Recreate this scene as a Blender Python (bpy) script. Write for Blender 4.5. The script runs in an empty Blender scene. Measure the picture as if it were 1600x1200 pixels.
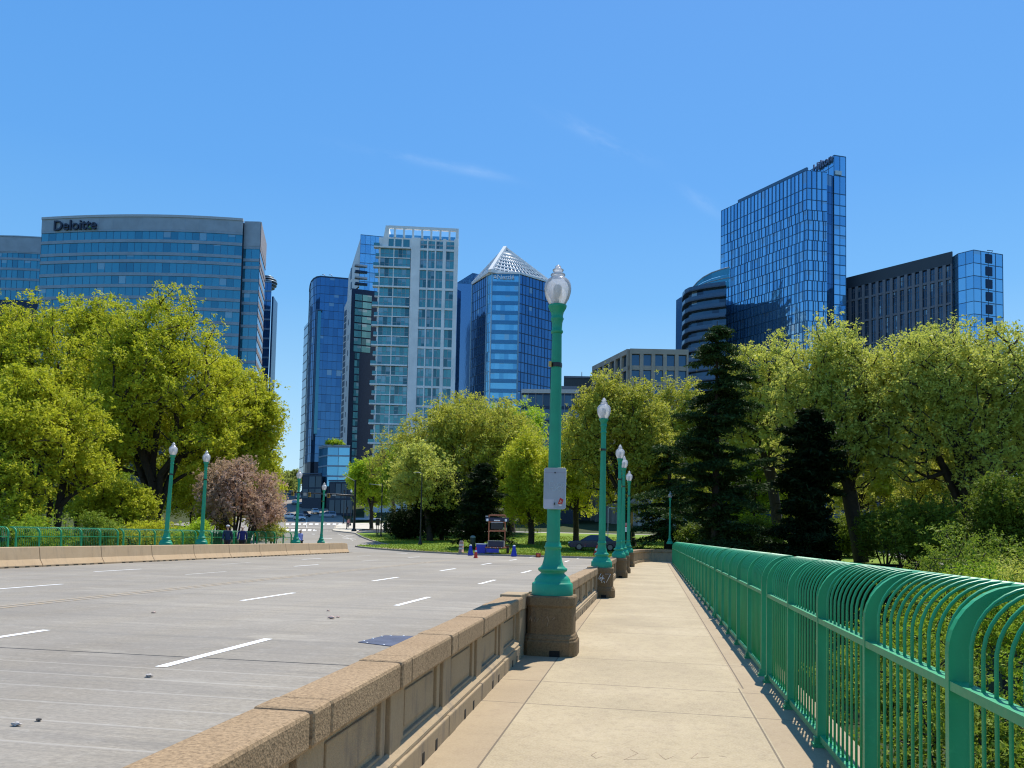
import bpy, bmesh, math, random
import numpy as np
from mathutils import Vector, Matrix
R = math.radians
C = bpy.context.scene.collection
SC = bpy.context.scene
rnd = random.Random(7)

# ------------------------------------------------------------------ camera
F = 1250.0
EYE = Vector((0, 0, 1.6))
PITCH, ROLL = R(3.0), R(1.2)
def basis(yaw):
    return Matrix.Rotation(yaw, 3, 'Z') @ Matrix.Rotation(R(90) + PITCH, 3, 'X') @ Matrix.Rotation(ROLL, 3, 'Z')
def axis_px(yaw, d=Vector((0, 1, 0))):
    l = basis(yaw).transposed() @ d
    return 800 + F * l.x / -l.z, F * l.y / l.z
lo, hi = 0.0, 0.5
for _ in range(50):
    m = (lo + hi) / 2
    if axis_px(m)[0] < 1020: lo = m
    else: hi = m
YAW = (lo + hi) / 2
CB = basis(YAW)
PPY = 842 - axis_px(YAW)[1]
cam = bpy.data.cameras.new('camera'); camo = bpy.data.objects.new('camera', cam); C.objects.link(camo)
cam.sensor_width = 36; cam.lens = 36 * F / 1600; cam.shift_y = (PPY - 600) / 1600
cam.clip_start = 0.05; cam.clip_end = 8000
camo.matrix_world = Matrix.Translation(EYE) @ CB.to_4x4()
SC.camera = camo
def ray(px, py):
    return CB @ Vector(((px - 800) / F, -(py - PPY) / F, -1.0))
def at(px, py, D):                      # the point D metres deep along the view axis
    return EYE + ray(px, py) * D
KN = [(-1e4, 0), (68, 0), (115, 2.0), (165, 2.6), (215, 5.9), (330, 18.5), (430, 24), (1e4, 24)]
KX = [k[0] for k in KN]; KZ = [k[1] for k in KN]
def P(y): return float(np.interp(y, KX, KZ))
def hit(px, py, off=0.0):               # where the view ray meets the terrain
    d = ray(px, py); a = 1.0
    prev = a
    while a < 900:
        q = EYE + d * a
        if q.z < P(q.y) + off:
            lo, hi = prev, a
            for _ in range(30):
                m = (lo + hi) / 2; q = EYE + d * m
                if q.z < P(q.y) + off: hi = m
                else: lo = m
            return EYE + d * hi
        prev = a; a += 0.5
    return EYE + d * 900
def depth(q): return (CB.transposed() @ (Vector(q) - EYE)).z * -1

# ------------------------------------------------------------------ objects
def props(o, label=None, cat=None, group=None, kind=None):
    if label: o['label'] = label
    if cat: o['category'] = cat
    if group: o['group'] = group
    if kind: o['kind'] = kind
    return o
def thing(name, label, cat, loc=(0, 0, 0), group=None, rz=0.0):
    o = bpy.data.objects.new(name, None); C.objects.link(o)
    o.location = loc; o.rotation_euler.z = rz; o.empty_display_size = 0.3
    return props(o, label, cat, group)
def copy_tree(o, parent=None):
    c = o.copy(); C.objects.link(c); c.parent = parent
    for ch in list(o.children): copy_tree(ch, c)
    return c

class MB:
    def __init__(s, o=(0, 0, 0)):
        s.v = []; s.f = []; s.uv = []; s.mi = []; s.sm = []; s.o = Vector(o)
    def add(s, vs, fs, uv=None, mi=0, sm=False):
        n = len(s.v); s.v += [tuple(v) for v in vs]
        for k, f in enumerate(fs):
            s.f.append(tuple(i + n for i in f)); s.mi.append(mi); s.sm.append(sm)
            s.uv.append(uv[k] if uv else [(0, 0)] * len(f))
        return s
    def quad(s, a, b, c, d, uv=None, mi=0):
        return s.add([a, b, c, d], [(0, 1, 2, 3)], [uv] if uv else None, mi)
    def box(s, x0, x1, y0, y1, z0, z1, mi=0):
        v = [(x, y, z) for z in (z0, z1) for x, y in ((x0, y0), (x1, y0), (x1, y1), (x0, y1))]
        return s.add(v, [(3, 2, 1, 0), (4, 5, 6, 7), (0, 1, 5, 4), (1, 2, 6, 5), (2, 3, 7, 6), (3, 0, 4, 7)], mi=mi)
    def obox(s, o, u, n, a0, a1, d0, d1, z0, z1, mi=0):   # box in a wall's frame: u along, n outwards, z up
        o = Vector(o); v = []
        for z in (z0, z1):
            for a, d in ((a0, d0), (a1, d0), (a1, d1), (a0, d1)):
                q = o + u * a + n * d; v.append((q.x, q.y, z))
        return s.add(v, [(3, 2, 1, 0), (4, 5, 6, 7), (0, 1, 5, 4), (1, 2, 6, 5), (2, 3, 7, 6), (3, 0, 4, 7)], mi=mi)
    def prism(s, poly, z0, z1, mi=0, top=None):
        n = len(poly); t = top or poly
        v = [(p[0], p[1], z0) for p in poly] + [(p[0], p[1], z1) for p in t]
        f = [tuple(range(n - 1, -1, -1)), tuple(range(n, 2 * n))]
        f += [(i, (i + 1) % n, n + (i + 1) % n, n + i) for i in range(n)]
        return s.add(v, f, mi=mi)
    def lathe(s, prof, seg=24, c=(0, 0, 0), mi=0, sm=True, flute=None, sq=None):
        c = Vector(c); v = []; f = []
        for z, r in prof:
            for k in range(seg):
                a = 2 * math.pi * (k + .5) / seg; rr = r
                if flute and flute[0] <= z <= flute[1]: rr = r * (1 - flute[2] * (k % 2))
                if sq: rr = r / (abs(math.cos(a)) ** sq + abs(math.sin(a)) ** sq) ** (1 / sq)
                v.append((c.x + rr * math.cos(a), c.y + rr * math.sin(a), c.z + z))
        for i in range(len(prof) - 1):
            for k in range(seg):
                k2 = (k + 1) % seg
                f.append((i * seg + k, i * seg + k2, (i + 1) * seg + k2, (i + 1) * seg + k))
        s.add(v, f, mi=mi, sm=sm)
        n = len(prof) - 1
        s.add([v[k] for k in range(seg)], [tuple(range(seg - 1, -1, -1))], mi=mi)
        s.add([v[n * seg + k] for k in range(seg)], [tuple(range(seg))], mi=mi)
        return s
    def tube(s, pts, r, seg=6, mi=0, sm=True):
        pts = [Vector(p) for p in pts]; v = []; f = []; n = len(pts)
        rs = r if isinstance(r, (list, tuple)) else [r] * n
        ref = None
        for i, p in enumerate(pts):
            t = (pts[min(i + 1, n - 1)] - pts[max(i - 1, 0)]).normalized()
            if ref is None: ref = Vector((0, 0, 1)) if abs(t.z) < .9 else Vector((1, 0, 0))
            a = t.cross(ref).normalized(); b = a.cross(t).normalized(); ref = b
            for k in range(seg):
                w = 2 * math.pi * (k + .5) / seg
                v.append(p + (a * math.cos(w) + b * math.sin(w)) * rs[i])
        for i in range(n - 1):
            for k in range(seg):
                k2 = (k + 1) % seg
                f.append((i * seg + k, i * seg + k2, (i + 1) * seg + k2, (i + 1) * seg + k))
        f.append(tuple(range(seg - 1, -1, -1))); f.append(tuple((n - 1) * seg + k for k in range(seg)))
        return s.add(v, f, mi=mi, sm=sm)
    def mesh(s, name, mats):
        me = bpy.data.meshes.new(name)
        o = s.o
        me.from_pydata([(x - o.x, y - o.y, z - o.z) for x, y, z in s.v], [], s.f)
        for m in (mats if isinstance(mats, (list, tuple)) else [mats]): me.materials.append(m)
        me.polygons.foreach_set('material_index', s.mi)
        me.polygons.foreach_set('use_smooth', s.sm)
        uvl = me.uv_layers.new(name='UVMap')
        flat = [c for f in s.uv for p in f for c in p]
        uvl.data.foreach_set('uv', flat)
        bm = bmesh.new(); bm.from_mesh(me)
        if not any(s.sm) or True: bmesh.ops.recalc_face_normals(bm, faces=bm.faces) if s.fix else None
        bm.to_mesh(me); bm.free()
        me.update()
        return me
    fix = True
    def build(s, name, mats, parent=None, bevel=0, seg=2):
        if parent is not None and s.o.length == 0 and not getattr(s, 'local', False):
            s.o = Vector(parent.location)
        me = s.mesh(name, mats)
        ob = bpy.data.objects.new(name, me); C.objects.link(ob)
        if parent is not None: ob.parent = parent
        else: ob.location = s.o
        if bevel:
            b = ob.modifiers.new('bevel', 'BEVEL'); b.width = bevel; b.segments = seg; b.limit_method = 'ANGLE'; b.angle_limit = R(40)
        return ob
def LB():                                # builder in the thing's own local coordinates
    m = MB(); m.local = True; return m
def sub(mb, name, mats, part, root_loc=None, bevel=0):   # a sub-part: parts sit at their thing's origin
    if root_loc is not None: mb.o = Vector(root_loc)
    mb.local = True
    return mb.build(name, mats, part, bevel)

# ------------------------------------------------------------------ materials
class NT:
    def __init__(s, name):
        s.m = bpy.data.materials.new(name); s.m.use_nodes = True
        s.t = s.m.node_tree; s.t.nodes.clear()
        s.out = s.n('ShaderNodeOutputMaterial')
    def n(s, typ, **kw):
        x = s.t.nodes.new(typ)
        for k, v in kw.items():
            if k in x.inputs.keys() if isinstance(k, str) and k[0].isupper() else False: x.inputs[k].default_value = v
            else: setattr(x, k, v)
        return x
    def l(s, a, b): s.t.links.new(a, b)
    def math(s, op, a, b=None, c=None):
        x = s.n('ShaderNodeMath', operation=op)
        for i, q in enumerate((a, b, c)):
            if q is None: continue
            if isinstance(q, (int, float)): x.inputs[i].default_value = q
            else: s.l(q, x.inputs[i])
        return x.outputs[0]
    def noise(s, scale, vec=None, detail=3, rough=.6, dim='3D'):
        x = s.n('ShaderNodeTexNoise'); x.inputs['Scale'].default_value = scale
        x.inputs['Detail'].default_value = detail; x.inputs['Roughness'].default_value = rough
        if vec is not None: s.l(vec, x.inputs['Vector'])
        return x.outputs['Fac']
    def ramp(s, fac, stops):
        x = s.n('ShaderNodeValToRGB'); e = x.color_ramp.elements
        while len(e) < len(stops): e.new(0.5)
        for i, (p, c) in enumerate(stops):
            e[i].position = p; e[i].color = (*c, 1) if len(c) == 3 else c
        s.l(fac, x.inputs[0]); return x.outputs[0]
    def fr(s, fac, a, b):                # float ramp
        x = s.n('ShaderNodeMapRange'); x.inputs[1].default_value = a; x.inputs[2].default_value = b
        s.l(fac, x.inputs[0]); return x.outputs[0]
    def mix(s, fac, a, b, blend='MIX'):
        x = s.n('ShaderNodeMix', data_type='RGBA', blend_type=blend)
        for i, q in ((0, fac), (6, a), (7, b)):
            if isinstance(q, (int, float)): x.inputs[i].default_value = q
            elif isinstance(q, tuple): x.inputs[i].default_value = (*q, 1)
            else: s.l(q, x.inputs[i])
        return x.outputs[2]
    def pos(s): return s.n('ShaderNodeNewGeometry').outputs['Position']
    def obj(s): return s.n('ShaderNodeTexCoord').outputs['Object']
    def map(s, vec, scale=(1, 1, 1)):
        x = s.n('ShaderNodeMapping'); x.inputs['Scale'].default_value = scale
        s.l(vec, x.inputs['Vector']); return x.outputs[0]
    def xyz(s, vec):
        x = s.n('ShaderNodeSeparateXYZ'); s.l(vec, x.inputs[0]); return x.outputs
    def bump(s, h, strength=.3, dist=.02):
        x = s.n('ShaderNodeBump'); x.inputs['Strength'].default_value = strength; x.inputs['Distance'].default_value = dist
        s.l(h, x.inputs['Height']); return x.outputs[0]
    def bsdf(s, col, rough=.7, metal=0, normal=None, spec=.5, coat=0, **kw):
        x = s.n('ShaderNodeBsdfPrincipled')
        for k, q in (('Base Color', col), ('Roughness', rough), ('Metallic', metal), ('Normal', normal), ('Specular IOR Level', spec), ('Coat Weight', coat)):
            if q is None: continue
            if isinstance(q, (int, float)): x.inputs[k].default_value = q
            elif isinstance(q, tuple): x.inputs[k].default_value = (*q, 1)
            else: s.l(q, x.inputs[k])
        s.l(x.outputs[0], s.out.inputs[0]); return x
    def done(s): return s.m
MATS = {}
def plain(name, col, rough=.6, metal=0, var=.12, scale=3.0, spec=.5, bump=0, coat=0):
    if name in MATS: return MATS[name]
    t = NT(name); o = t.obj()
    f = t.noise(scale, o, 5)
    c = t.mix(t.fr(f, .3, .7), tuple(x * (1 - var) for x in col), tuple(min(1, x * (1 + var)) for x in col))
    f2 = t.noise(scale * 9, o, 3)
    r = t.math('ADD', t.math('MULTIPLY', f2, .25), rough - .12)
    t.bsdf(c, r, metal, t.bump(f2, bump, .01) if bump else None, spec, coat)
    MATS[name] = t.done(); return t.m

def m_sidewalk():
    t = NT('sidewalk concrete'); p = t.pos(); x, y, z = t.xyz(p)
    n1 = t.noise(.55, p, 5); n2 = t.noise(3.2, t.map(p, (1, .35, 1)), 6); n3 = t.noise(60, p, 2); n4 = t.noise(9, p, 6, .75)
    c = t.ramp(n1, [(.3, (.30, .24, .145)), (.52, (.38, .305, .185)), (.72, (.44, .36, .23))])
    c = t.mix(t.fr(n2, .5, .75), c, t.mix(.45, c, (.30, .23, .15)))
    c = t.mix(t.math('MULTIPLY', t.fr(n4, .48, .7), .55), c, (.22, .17, .105))
    c = t.mix(t.math('MULTIPLY', t.fr(n3, .35, .65), .3), c, (.56, .47, .34))
    # joints: two long ones and cross joints
    def line(coord, at_, w): return t.math('LESS_THAN', t.math('ABSOLUTE', t.math('SUBTRACT', coord, at_)), w)
    yoff = t.math('ADD', y, t.math('MULTIPLY', x, .03))
    my = t.math('ABSOLUTE', t.math('SUBTRACT', t.math('FRACT', t.math('DIVIDE', yoff, 3.05)), .5))
    cross = t.math('LESS_THAN', my, .0028)
    my2 = t.math('ABSOLUTE', t.math('SUBTRACT', t.math('FRACT', t.math('DIVIDE', t.math('ADD', yoff, .32), 6.1)), .5))
    cross = t.math('MAXIMUM', cross, t.math('LESS_THAN', my2, .0014))
    step = t.math('MULTIPLY', t.math('GREATER_THAN', y, 9.05), .05)
    xs = t.math('ADD', x, t.math('MULTIPLY', y, .0095)); j = t.math('MAXIMUM', line(xs, -1.115, .008), line(t.math('SUBTRACT', x, step), .93, .008))
    j = t.math('MAXIMUM', j, cross)
    side = t.math('MAXIMUM', t.math('LESS_THAN', xs, -1.115), t.math('GREATER_THAN', x, .95))
    c = t.mix(t.math('MULTIPLY', side, .45), c, (.30, .215, .135))
    c = t.mix(t.math('MULTIPLY', j, .75), c, (.10, .08, .06))
    h = t.math('SUBTRACT', t.math('MULTIPLY', n3, .3), t.math('MULTIPLY', j, 1.2))
    t.bsdf(c, .88, 0, t.bump(h, .5, .006), .3); return t.done()
def m_road():
    t = NT('bridge roadway concrete'); p = t.pos(); x, y, z = t.xyz(p)
    st = t.noise(1.1, t.map(p, (.10, 2.6, 1)), 5, .65)       # transverse streaks
    big = t.noise(.16, p, 4); fine = t.noise(30, t.map(p, (.5, 1, 1)), 4, .75); mid = t.noise(4, p, 5, .7)
    c = t.ramp(big, [(.35, (.25, .22, .175)), (.5, (.31, .275, .22)), (.7, (.38, .335, .265))])
    c = t.mix(t.math('MULTIPLY', t.fr(st, .5, .68), .6), c, (.19, .175, .15))
    c = t.mix(t.math('MULTIPLY', t.fr(mid, .52, .75), .4), c, (.45, .42, .365))
    c = t.mix(t.math('MULTIPLY', t.fr(fine, .4, .66), .5), c, (.12, .105, .09))
    st2 = t.noise(2.6, t.map(p, (.16, 5.5, 1)), 4, .75)
    c = t.mix(t.math('MULTIPLY', t.fr(st2, .48, .66), .38), c, (.165, .15, .125))
    pat = t.noise(.45, t.map(p, (.6, 1.6, 1)), 6, .75); c = t.mix(t.math('MULTIPLY', t.fr(pat, .55, .63), .3), c, (.43, .39, .32))
    # tyre tracks along the lanes
    lane = t.math('ABSOLUTE', t.math('SUBTRACT', t.math('FRACT', t.math('DIVIDE', t.math('ADD', x, 5.6), 1.8)), .5))
    tw = t.math('MULTIPLY', t.math('SMOOTHSTEP', .12, .3, lane) if False else t.fr(lane, .42, .2), .2)
    c = t.mix(tw, c, (.225, .21, .19))
    # pale cross ribs close by
    rib = t.math('ABSOLUTE', t.math('SUBTRACT', t.math('FRACT', t.math('ADD', t.math('DIVIDE', y, .62), t.math('MULTIPLY', x, .012))), .5))
    near = t.fr(y, 9.1, 8.9)
    ribm = t.math('MULTIPLY', t.math('MULTIPLY', t.fr(rib, .05, .015), near), .32)
    c = t.mix(ribm, c, (.46, .43, .38))
    seam = t.math('LESS_THAN', t.math('ABSOLUTE', t.math('SUBTRACT', y, 9.26)), .022)
    seam2 = t.math('LESS_THAN', t.math('ABSOLUTE', t.math('SUBTRACT', y, 43.5)), .07)
    seam = t.math('MAXIMUM', seam, seam2)
    c = t.mix(seam, c, (.03, .03, .03))
    h = t.math('ADD', t.math('MULTIPLY', fine, .5), t.math('MULTIPLY', st, .5))
    t.bsdf(c, .85, 0, t.bump(h, .45, .01), .35); return t.done()
def m_asphalt():
    t = NT('street asphalt'); p = t.pos()
    big = t.noise(.09, p, 5); fine = t.noise(14, p, 4); st = t.noise(.5, t.map(p, (.2, 1.5, 1)), 4)
    c = t.ramp(big, [(.3, (.22, .20, .17)), (.7, (.30, .275, .235))])
    c = t.mix(t.math('MULTIPLY', t.fr(st, .5, .75), .35), c, (.16, .155, .15))
    c = t.mix(t.math('MULTIPLY', t.fr(fine, .4, .7), .2), c, (.13, .13, .125))
    t.bsdf(c, .85, 0, t.bump(fine, .3, .01), .35); return t.done()
def m_stone(name, a, b, dark, scale=1.0, speck=.5, streak=.0):
    t = NT(name); p = t.pos()
    v = t.n('ShaderNodeTexVoronoi'); v.inputs['Scale'].default_value = 85 * scale; t.l(p, v.inputs['Vector'])
    n1 = t.noise(1.3, p, 5); n2 = t.noise(45 * scale, p, 3, .7); n3 = t.noise(5, t.map(p, (1, 1, .22)), 5, .7)
    c = t.mix(t.fr(n1, .3, .7), a, b)
    c = t.mix(t.math('MULTIPLY', t.fr(n2, .45, .7), speck), c, dark)
    sc = t.ramp(v.outputs['Color'], [(0, (.25, .19, .12)), (.5, (.42, .34, .24)), (1, (.62, .52, .40))])
    c = t.mix(speck * .6, c, sc, 'OVERLAY')
    if streak: c = t.mix(t.math('MULTIPLY', t.fr(n3, .52, .72), streak), c, (.10, .095, .10))
    h = t.math('ADD', v.outputs['Distance'], n2)
    t.bsdf(c, .9, 0, t.bump(h, .28, .006), .25); return t.done()
def m_paint(name, col, rust=.0, rough=.38):
    t = NT(name); o = t.obj(); p = t.pos()
    n = t.noise(2.2, p, 5); n2 = t.noise(26, p, 4, .7)
    c = t.mix(t.fr(n, .3, .7), tuple(x * .86 for x in col), tuple(x * 1.12 for x in col))
    c = t.mix(t.math('MULTIPLY', t.fr(n2, .58, .8), .35), c, tuple(min(1, x * 1.6 + .03) for x in col))
    if rust: c = t.mix(t.math('MULTIPLY', t.fr(t.noise(7, p, 5, .75), .66, .74), rust), c, (.10, .05, .025))
    r = t.math('ADD', t.math('MULTIPLY', n2, .3), rough - .1)
    t.bsdf(c, r, 0, t.bump(n2, .12, .004), .5); return t.done()
def m_glass(name, a, b, dark, metal=.55, rough=.06, blind=.15, wob=.02, seed=0.0):
    """curtain-wall glass: every pane (UV unit) has its own tint, blinds behind some, slightly tilted"""
    t = NT(name); uv = t.n('ShaderNodeTexCoord').outputs['UV']
    fl = t.n('ShaderNodeVectorMath', operation='FLOOR'); t.l(uv, fl.inputs[0])
    ad = t.n('ShaderNodeVectorMath', operation='ADD'); t.l(fl.outputs[0], ad.inputs[0]); ad.inputs[1].default_value = (seed, seed * 1.7, 0)
    w = t.n('ShaderNodeTexWhiteNoise', noise_dimensions='2D'); t.l(ad.outputs[0], w.inputs['Vector'])
    c = t.mix(w.outputs['Value'], a, b)
    w2 = t.xyz(w.outputs['Color'])
    c = t.mix(t.math('MULTIPLY', t.math('GREATER_THAN', w2[1], .80), .8), c, dark)
    fy = t.math('FRACT', t.xyz(uv)[1])
    bl = t.math('MULTIPLY', t.math('GREATER_THAN', fy, t.math('SUBTRACT', 1.0, t.math('MULTIPLY', w2[0], .8))), t.math('GREATER_THAN', w2[2], 1 - blind))
    c = t.mix(t.math('MULTIPLY', bl, .55), c, (.36, .44, .48))
    tilt = t.n('ShaderNodeVectorMath', operation='MULTIPLY_ADD'); t.l(w.outputs['Color'], tilt.inputs[0])
    tilt.inputs[1].default_value = (wob, wob, wob); tilt.inputs[2].default_value = (-wob / 2, -wob / 2, -wob / 2)
    g = t.n('ShaderNodeNewGeometry')
    wv = t.noise(.35, g.outputs['Position'], 2)
    nb = t.bump(wv, .05, .3)
    av = t.n('ShaderNodeVectorMath', operation='ADD'); t.l(nb, av.inputs[0]); t.l(tilt.outputs[0], av.inputs[1])
    nn = t.n('ShaderNodeVectorMath', operation='NORMALIZE'); t.l(av.outputs[0], nn.inputs[0])
    t.bsdf(c, rough, metal, nn.outputs[0], .8); return t.done()
def m_leaf(name, a, b, c3, transl=.40, patch=.22, spec=.15):
    t = NT(name); g = t.n('ShaderNodeNewGeometry')
    r = g.outputs['Random Per Island']
    n = t.noise(patch, g.outputs['Position'], 3)
    c = t.mix(r, a, b)
    c = t.mix(t.math('MULTIPLY', t.fr(n, .42, .66), .75), c, c3)
    d = t.n('ShaderNodeBsdfPrincipled'); t.l(c, d.inputs['Base Color']); d.inputs['Roughness'].default_value = .6; d.inputs['Specular IOR Level'].default_value = spec
    tr = t.n('ShaderNodeBsdfTranslucent')
    ct = t.mix(.5, c, tuple(min(1, x * 1.25) for x in c3)); t.l(ct, tr.inputs['Color'])
    m = t.n('ShaderNodeMixShader'); m.inputs[0].default_value = transl
    t.l(d.outputs[0], m.inputs[1]); t.l(tr.outputs[0], m.inputs[2]); t.l(m.outputs[0], t.out.inputs[0])
    return t.done()
def m_globe():
    t = NT('frosted lamp globe')
    d = t.n('ShaderNodeBsdfDiffuse'); d.inputs['Color'].default_value = (.92, .93, .96, 1)
    tl = t.n('ShaderNodeBsdfTranslucent'); tl.inputs['Color'].default_value = (.95, .95, .97, 1)
    tp = t.n('ShaderNodeBsdfTransparent'); tp.inputs['Color'].default_value = (.92, .94, .97, 1)
    gl = t.n('ShaderNodeBsdfGlossy'); gl.inputs['Roughness'].default_value = .12
    m1 = t.n('ShaderNodeMixShader'); m1.inputs[0].default_value = .6; t.l(d.outputs[0], m1.inputs[1]); t.l(tl.outputs[0], m1.inputs[2])
    m2 = t.n('ShaderNodeMixShader'); m2.inputs[0].default_value = .30; t.l(m1.outputs[0], m2.inputs[1]); t.l(tp.outputs[0], m2.inputs[2])
    fr = t.n('ShaderNodeFresnel'); fr.inputs[0].default_value = 1.25
    m3 = t.n('ShaderNodeMixShader'); t.l(fr.outputs[0], m3.inputs[0]); t.l(m2.outputs[0], m3.inputs[1]); t.l(gl.outputs[0], m3.inputs[2])
    t.l(m3.outputs[0], t.out.inputs[0]); return t.done()
def m_grass():
    t = NT('lawn grass'); p = t.pos()
    n = t.noise(.12, p, 5); n2 = t.noise(3, p, 5, .7); n3 = t.noise(22, t.map(p, (1, 1, .3)), 3)
    c = t.ramp(n, [(.35, (.12, .21, .02)), (.55, (.18, .28, .025)), (.7, (.25, .32, .04))])
    c = t.mix(t.math('MULTIPLY', t.fr(n2, .5, .75), .55), c, (.20, .20, .05))
    c = t.mix(t.math('MULTIPLY', t.fr(n3, .4, .7), .4), c, (.05, .10, .012))
    x, y, z = t.xyz(p)
    t.bsdf(c, .9, 0, t.bump(n3, .6, .06), .2); return t.done()
def m_marking(name, col, wear):
    t = NT(name); p = t.pos()
    n = t.noise(9, p, 5, .7); n2 = t.noise(60, p, 2)
    a = t.fr(n, wear, wear + .2)
    c = t.mix(t.math('MULTIPLY', n2, .3), col, tuple(x * .8 for x in col))
    c = t.mix(a, c, (.30, .285, .26))
    t.bsdf(c, .75); return t.done()
# ------------------------------------------------------------------ light and sky
SUN_EL, SUN_AZ = R(60), R(13)            # azimuth from +Y towards +X
sl = bpy.data.lights.new('sun', 'SUN'); so = bpy.data.objects.new('sun', sl); C.objects.link(so)
sl.energy = 4.9; sl.angle = R(0.53); sl.color = (1, .94, .84)
sd = Vector((math.sin(SUN_AZ) * math.cos(SUN_EL), math.cos(SUN_AZ) * math.cos(SUN_EL), math.sin(SUN_EL)))
so.rotation_euler = sd.to_track_quat('Z', 'Y').to_euler(); so.location = sd * 300
W = bpy.data.worlds.new('World'); SC.world = W; W.use_nodes = True
wt = W.node_tree; bg = wt.nodes['Background']
sky = wt.nodes.new('ShaderNodeTexSky'); sky.sky_type = 'NISHITA'; sky.sun_disc = False
sky.sun_elevation = SUN_EL; sky.sun_rotation = SUN_AZ; sky.altitude = 100
sky.air_density = 1.0; sky.dust_density = 0.4; sky.ozone_density = 3.0
hs = wt.nodes.new('ShaderNodeHueSaturation'); hs.inputs['Saturation'].default_value = 1.22; hs.inputs['Hue'].default_value = .497
wt.links.new(sky.outputs[0], hs.inputs['Color'])
def wmath(op, a, b=None):
    x = wt.nodes.new('ShaderNodeMath'); x.operation = op
    for i, q in enumerate((a, b)):
        if q is None: continue
        if isinstance(q, (int, float)): x.inputs[i].default_value = q
        else: wt.links.new(q, x.inputs[i])
    return x.outputs[0]
tc = wt.nodes.new('ShaderNodeTexCoord')
def wdot(v):
    x = wt.nodes.new('ShaderNodeVectorMath'); x.operation = 'DOT_PRODUCT'
    wt.links.new(tc.outputs['Generated'], x.inputs[0]); x.inputs[1].default_value = v
    return x.outputs['Value']
sep = wt.nodes.new('ShaderNodeSeparateXYZ'); wt.links.new(tc.outputs['Generated'], sep.inputs[0])
gr = wt.nodes.new('ShaderNodeValToRGB'); el = gr.color_ramp.elements
stops = [(0.0, (.60, .79, .93)), (.06, (.50, .74, .93)), (.17, (.34, .63, .93)), (.28, (.18, .48, .92)), (.40, (.125, .395, .90)), (.6, (.10, .34, .86)), (1.0, (.07, .25, .72))]
while len(el) < len(stops): el.new(.5)
for i_, (p_, c_) in enumerate(stops): el[i_].position = p_; el[i_].color = (*c_, 1)
wt.links.new(sep.outputs[2], gr.inputs[0])
SKYS = 0.13
gsc = wt.nodes.new('ShaderNodeMix'); gsc.data_type = 'RGBA'; gsc.blend_type = 'MULTIPLY'; gsc.inputs[0].default_value = 1
wt.links.new(gr.outputs[0], gsc.inputs[6]); gsc.inputs[7].default_value = (1 / SKYS * .81, 1 / SKYS * .82, 1 / SKYS * .80, 1)
mixs = wt.nodes.new('ShaderNodeMix'); mixs.data_type = 'RGBA'; mixs.inputs[0].default_value = .78
wt.links.new(hs.outputs['Color'], mixs.inputs[6]); wt.links.new(gsc.outputs[2], mixs.inputs[7])
col = mixs.outputs[2]
total = None
for (x0, y0, x1, y1, wid, amp) in ((860, 178, 1010, 250, .006, .22), (540, 226, 800, 281, .0045, .16), (1062, 290, 1130, 340, .006, .20), (700, 262, 795, 279, .004, .14)):
    a = ray(x0, y0).normalized(); b = ray(x1, y1).normalized(); c = (a + b).normalized()
    e1 = (b - a).normalized(); e2 = c.cross(e1).normalized(); ln = (b - a).length / 2
    u = wmath('DIVIDE', wdot(e1), ln); v = wmath('DIVIDE', wdot(e2), wid)
    nz = wt.nodes.new('ShaderNodeTexNoise'); nz.inputs['Scale'].default_value = 26; nz.inputs['Detail'].default_value = 7; nz.inputs['Roughness'].default_value = .65
    cmb = wt.nodes.new('ShaderNodeCombineXYZ'); wt.links.new(wmath('MULTIPLY', wdot(e1), .35), cmb.inputs[0]); wt.links.new(wdot(e2), cmb.inputs[1]); cmb.inputs[2].default_value = x0 * .01
    wt.links.new(cmb.outputs[0], nz.inputs['Vector'])
    v = wmath('ADD', v, wmath('MULTIPLY', wmath('SUBTRACT', nz.outputs['Fac'], .5), 4.0))
    g = wmath('EXPONENT', wmath('MULTIPLY', wmath('ADD', wmath('MULTIPLY', wmath('MULTIPLY', u, u), 1.6), wmath('MULTIPLY', v, v)), -1.0))
    fro = wmath('GREATER_THAN', wdot(c), .5)
    mr = wt.nodes.new('ShaderNodeMapRange'); mr.inputs[1].default_value = .34; mr.inputs[2].default_value = .72; wt.links.new(nz.outputs['Fac'], mr.inputs[0])
    k = wmath('MULTIPLY', wmath('MULTIPLY', wmath('MULTIPLY', g, fro), mr.outputs[0]), amp)
    total = k if total is None else wmath('ADD', total, k)
mx = wt.nodes.new('ShaderNodeMix'); mx.data_type = 'RGBA'
wt.links.new(total, mx.inputs[0]); wt.links.new(col, mx.inputs[6]); mx.inputs[7].default_value = (5.5, 6.4, 7.4, 1)
wt.links.new(mx.outputs[2], bg.inputs['Color']); bg.inputs['Strength'].default_value = SKYS
SC.view_settings.view_transform = 'Standard'; SC.view_settings.look = 'None'; SC.view_settings.exposure = 0.33; SC.view_settings.gamma = 1
SC.render.engine = 'CYCLES'
cy = SC.cycles; cy.max_bounces = 8; cy.diffuse_bounces = 5; cy.glossy_bounces = 3; cy.transmission_bounces = 4; cy.transparent_max_bounces = 8
cy.caustics_reflective = False; cy.caustics_refractive = False; cy.use_denoising = True; cy.filter_width = 1.15; cy.sample_clamp_indirect = 6

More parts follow.
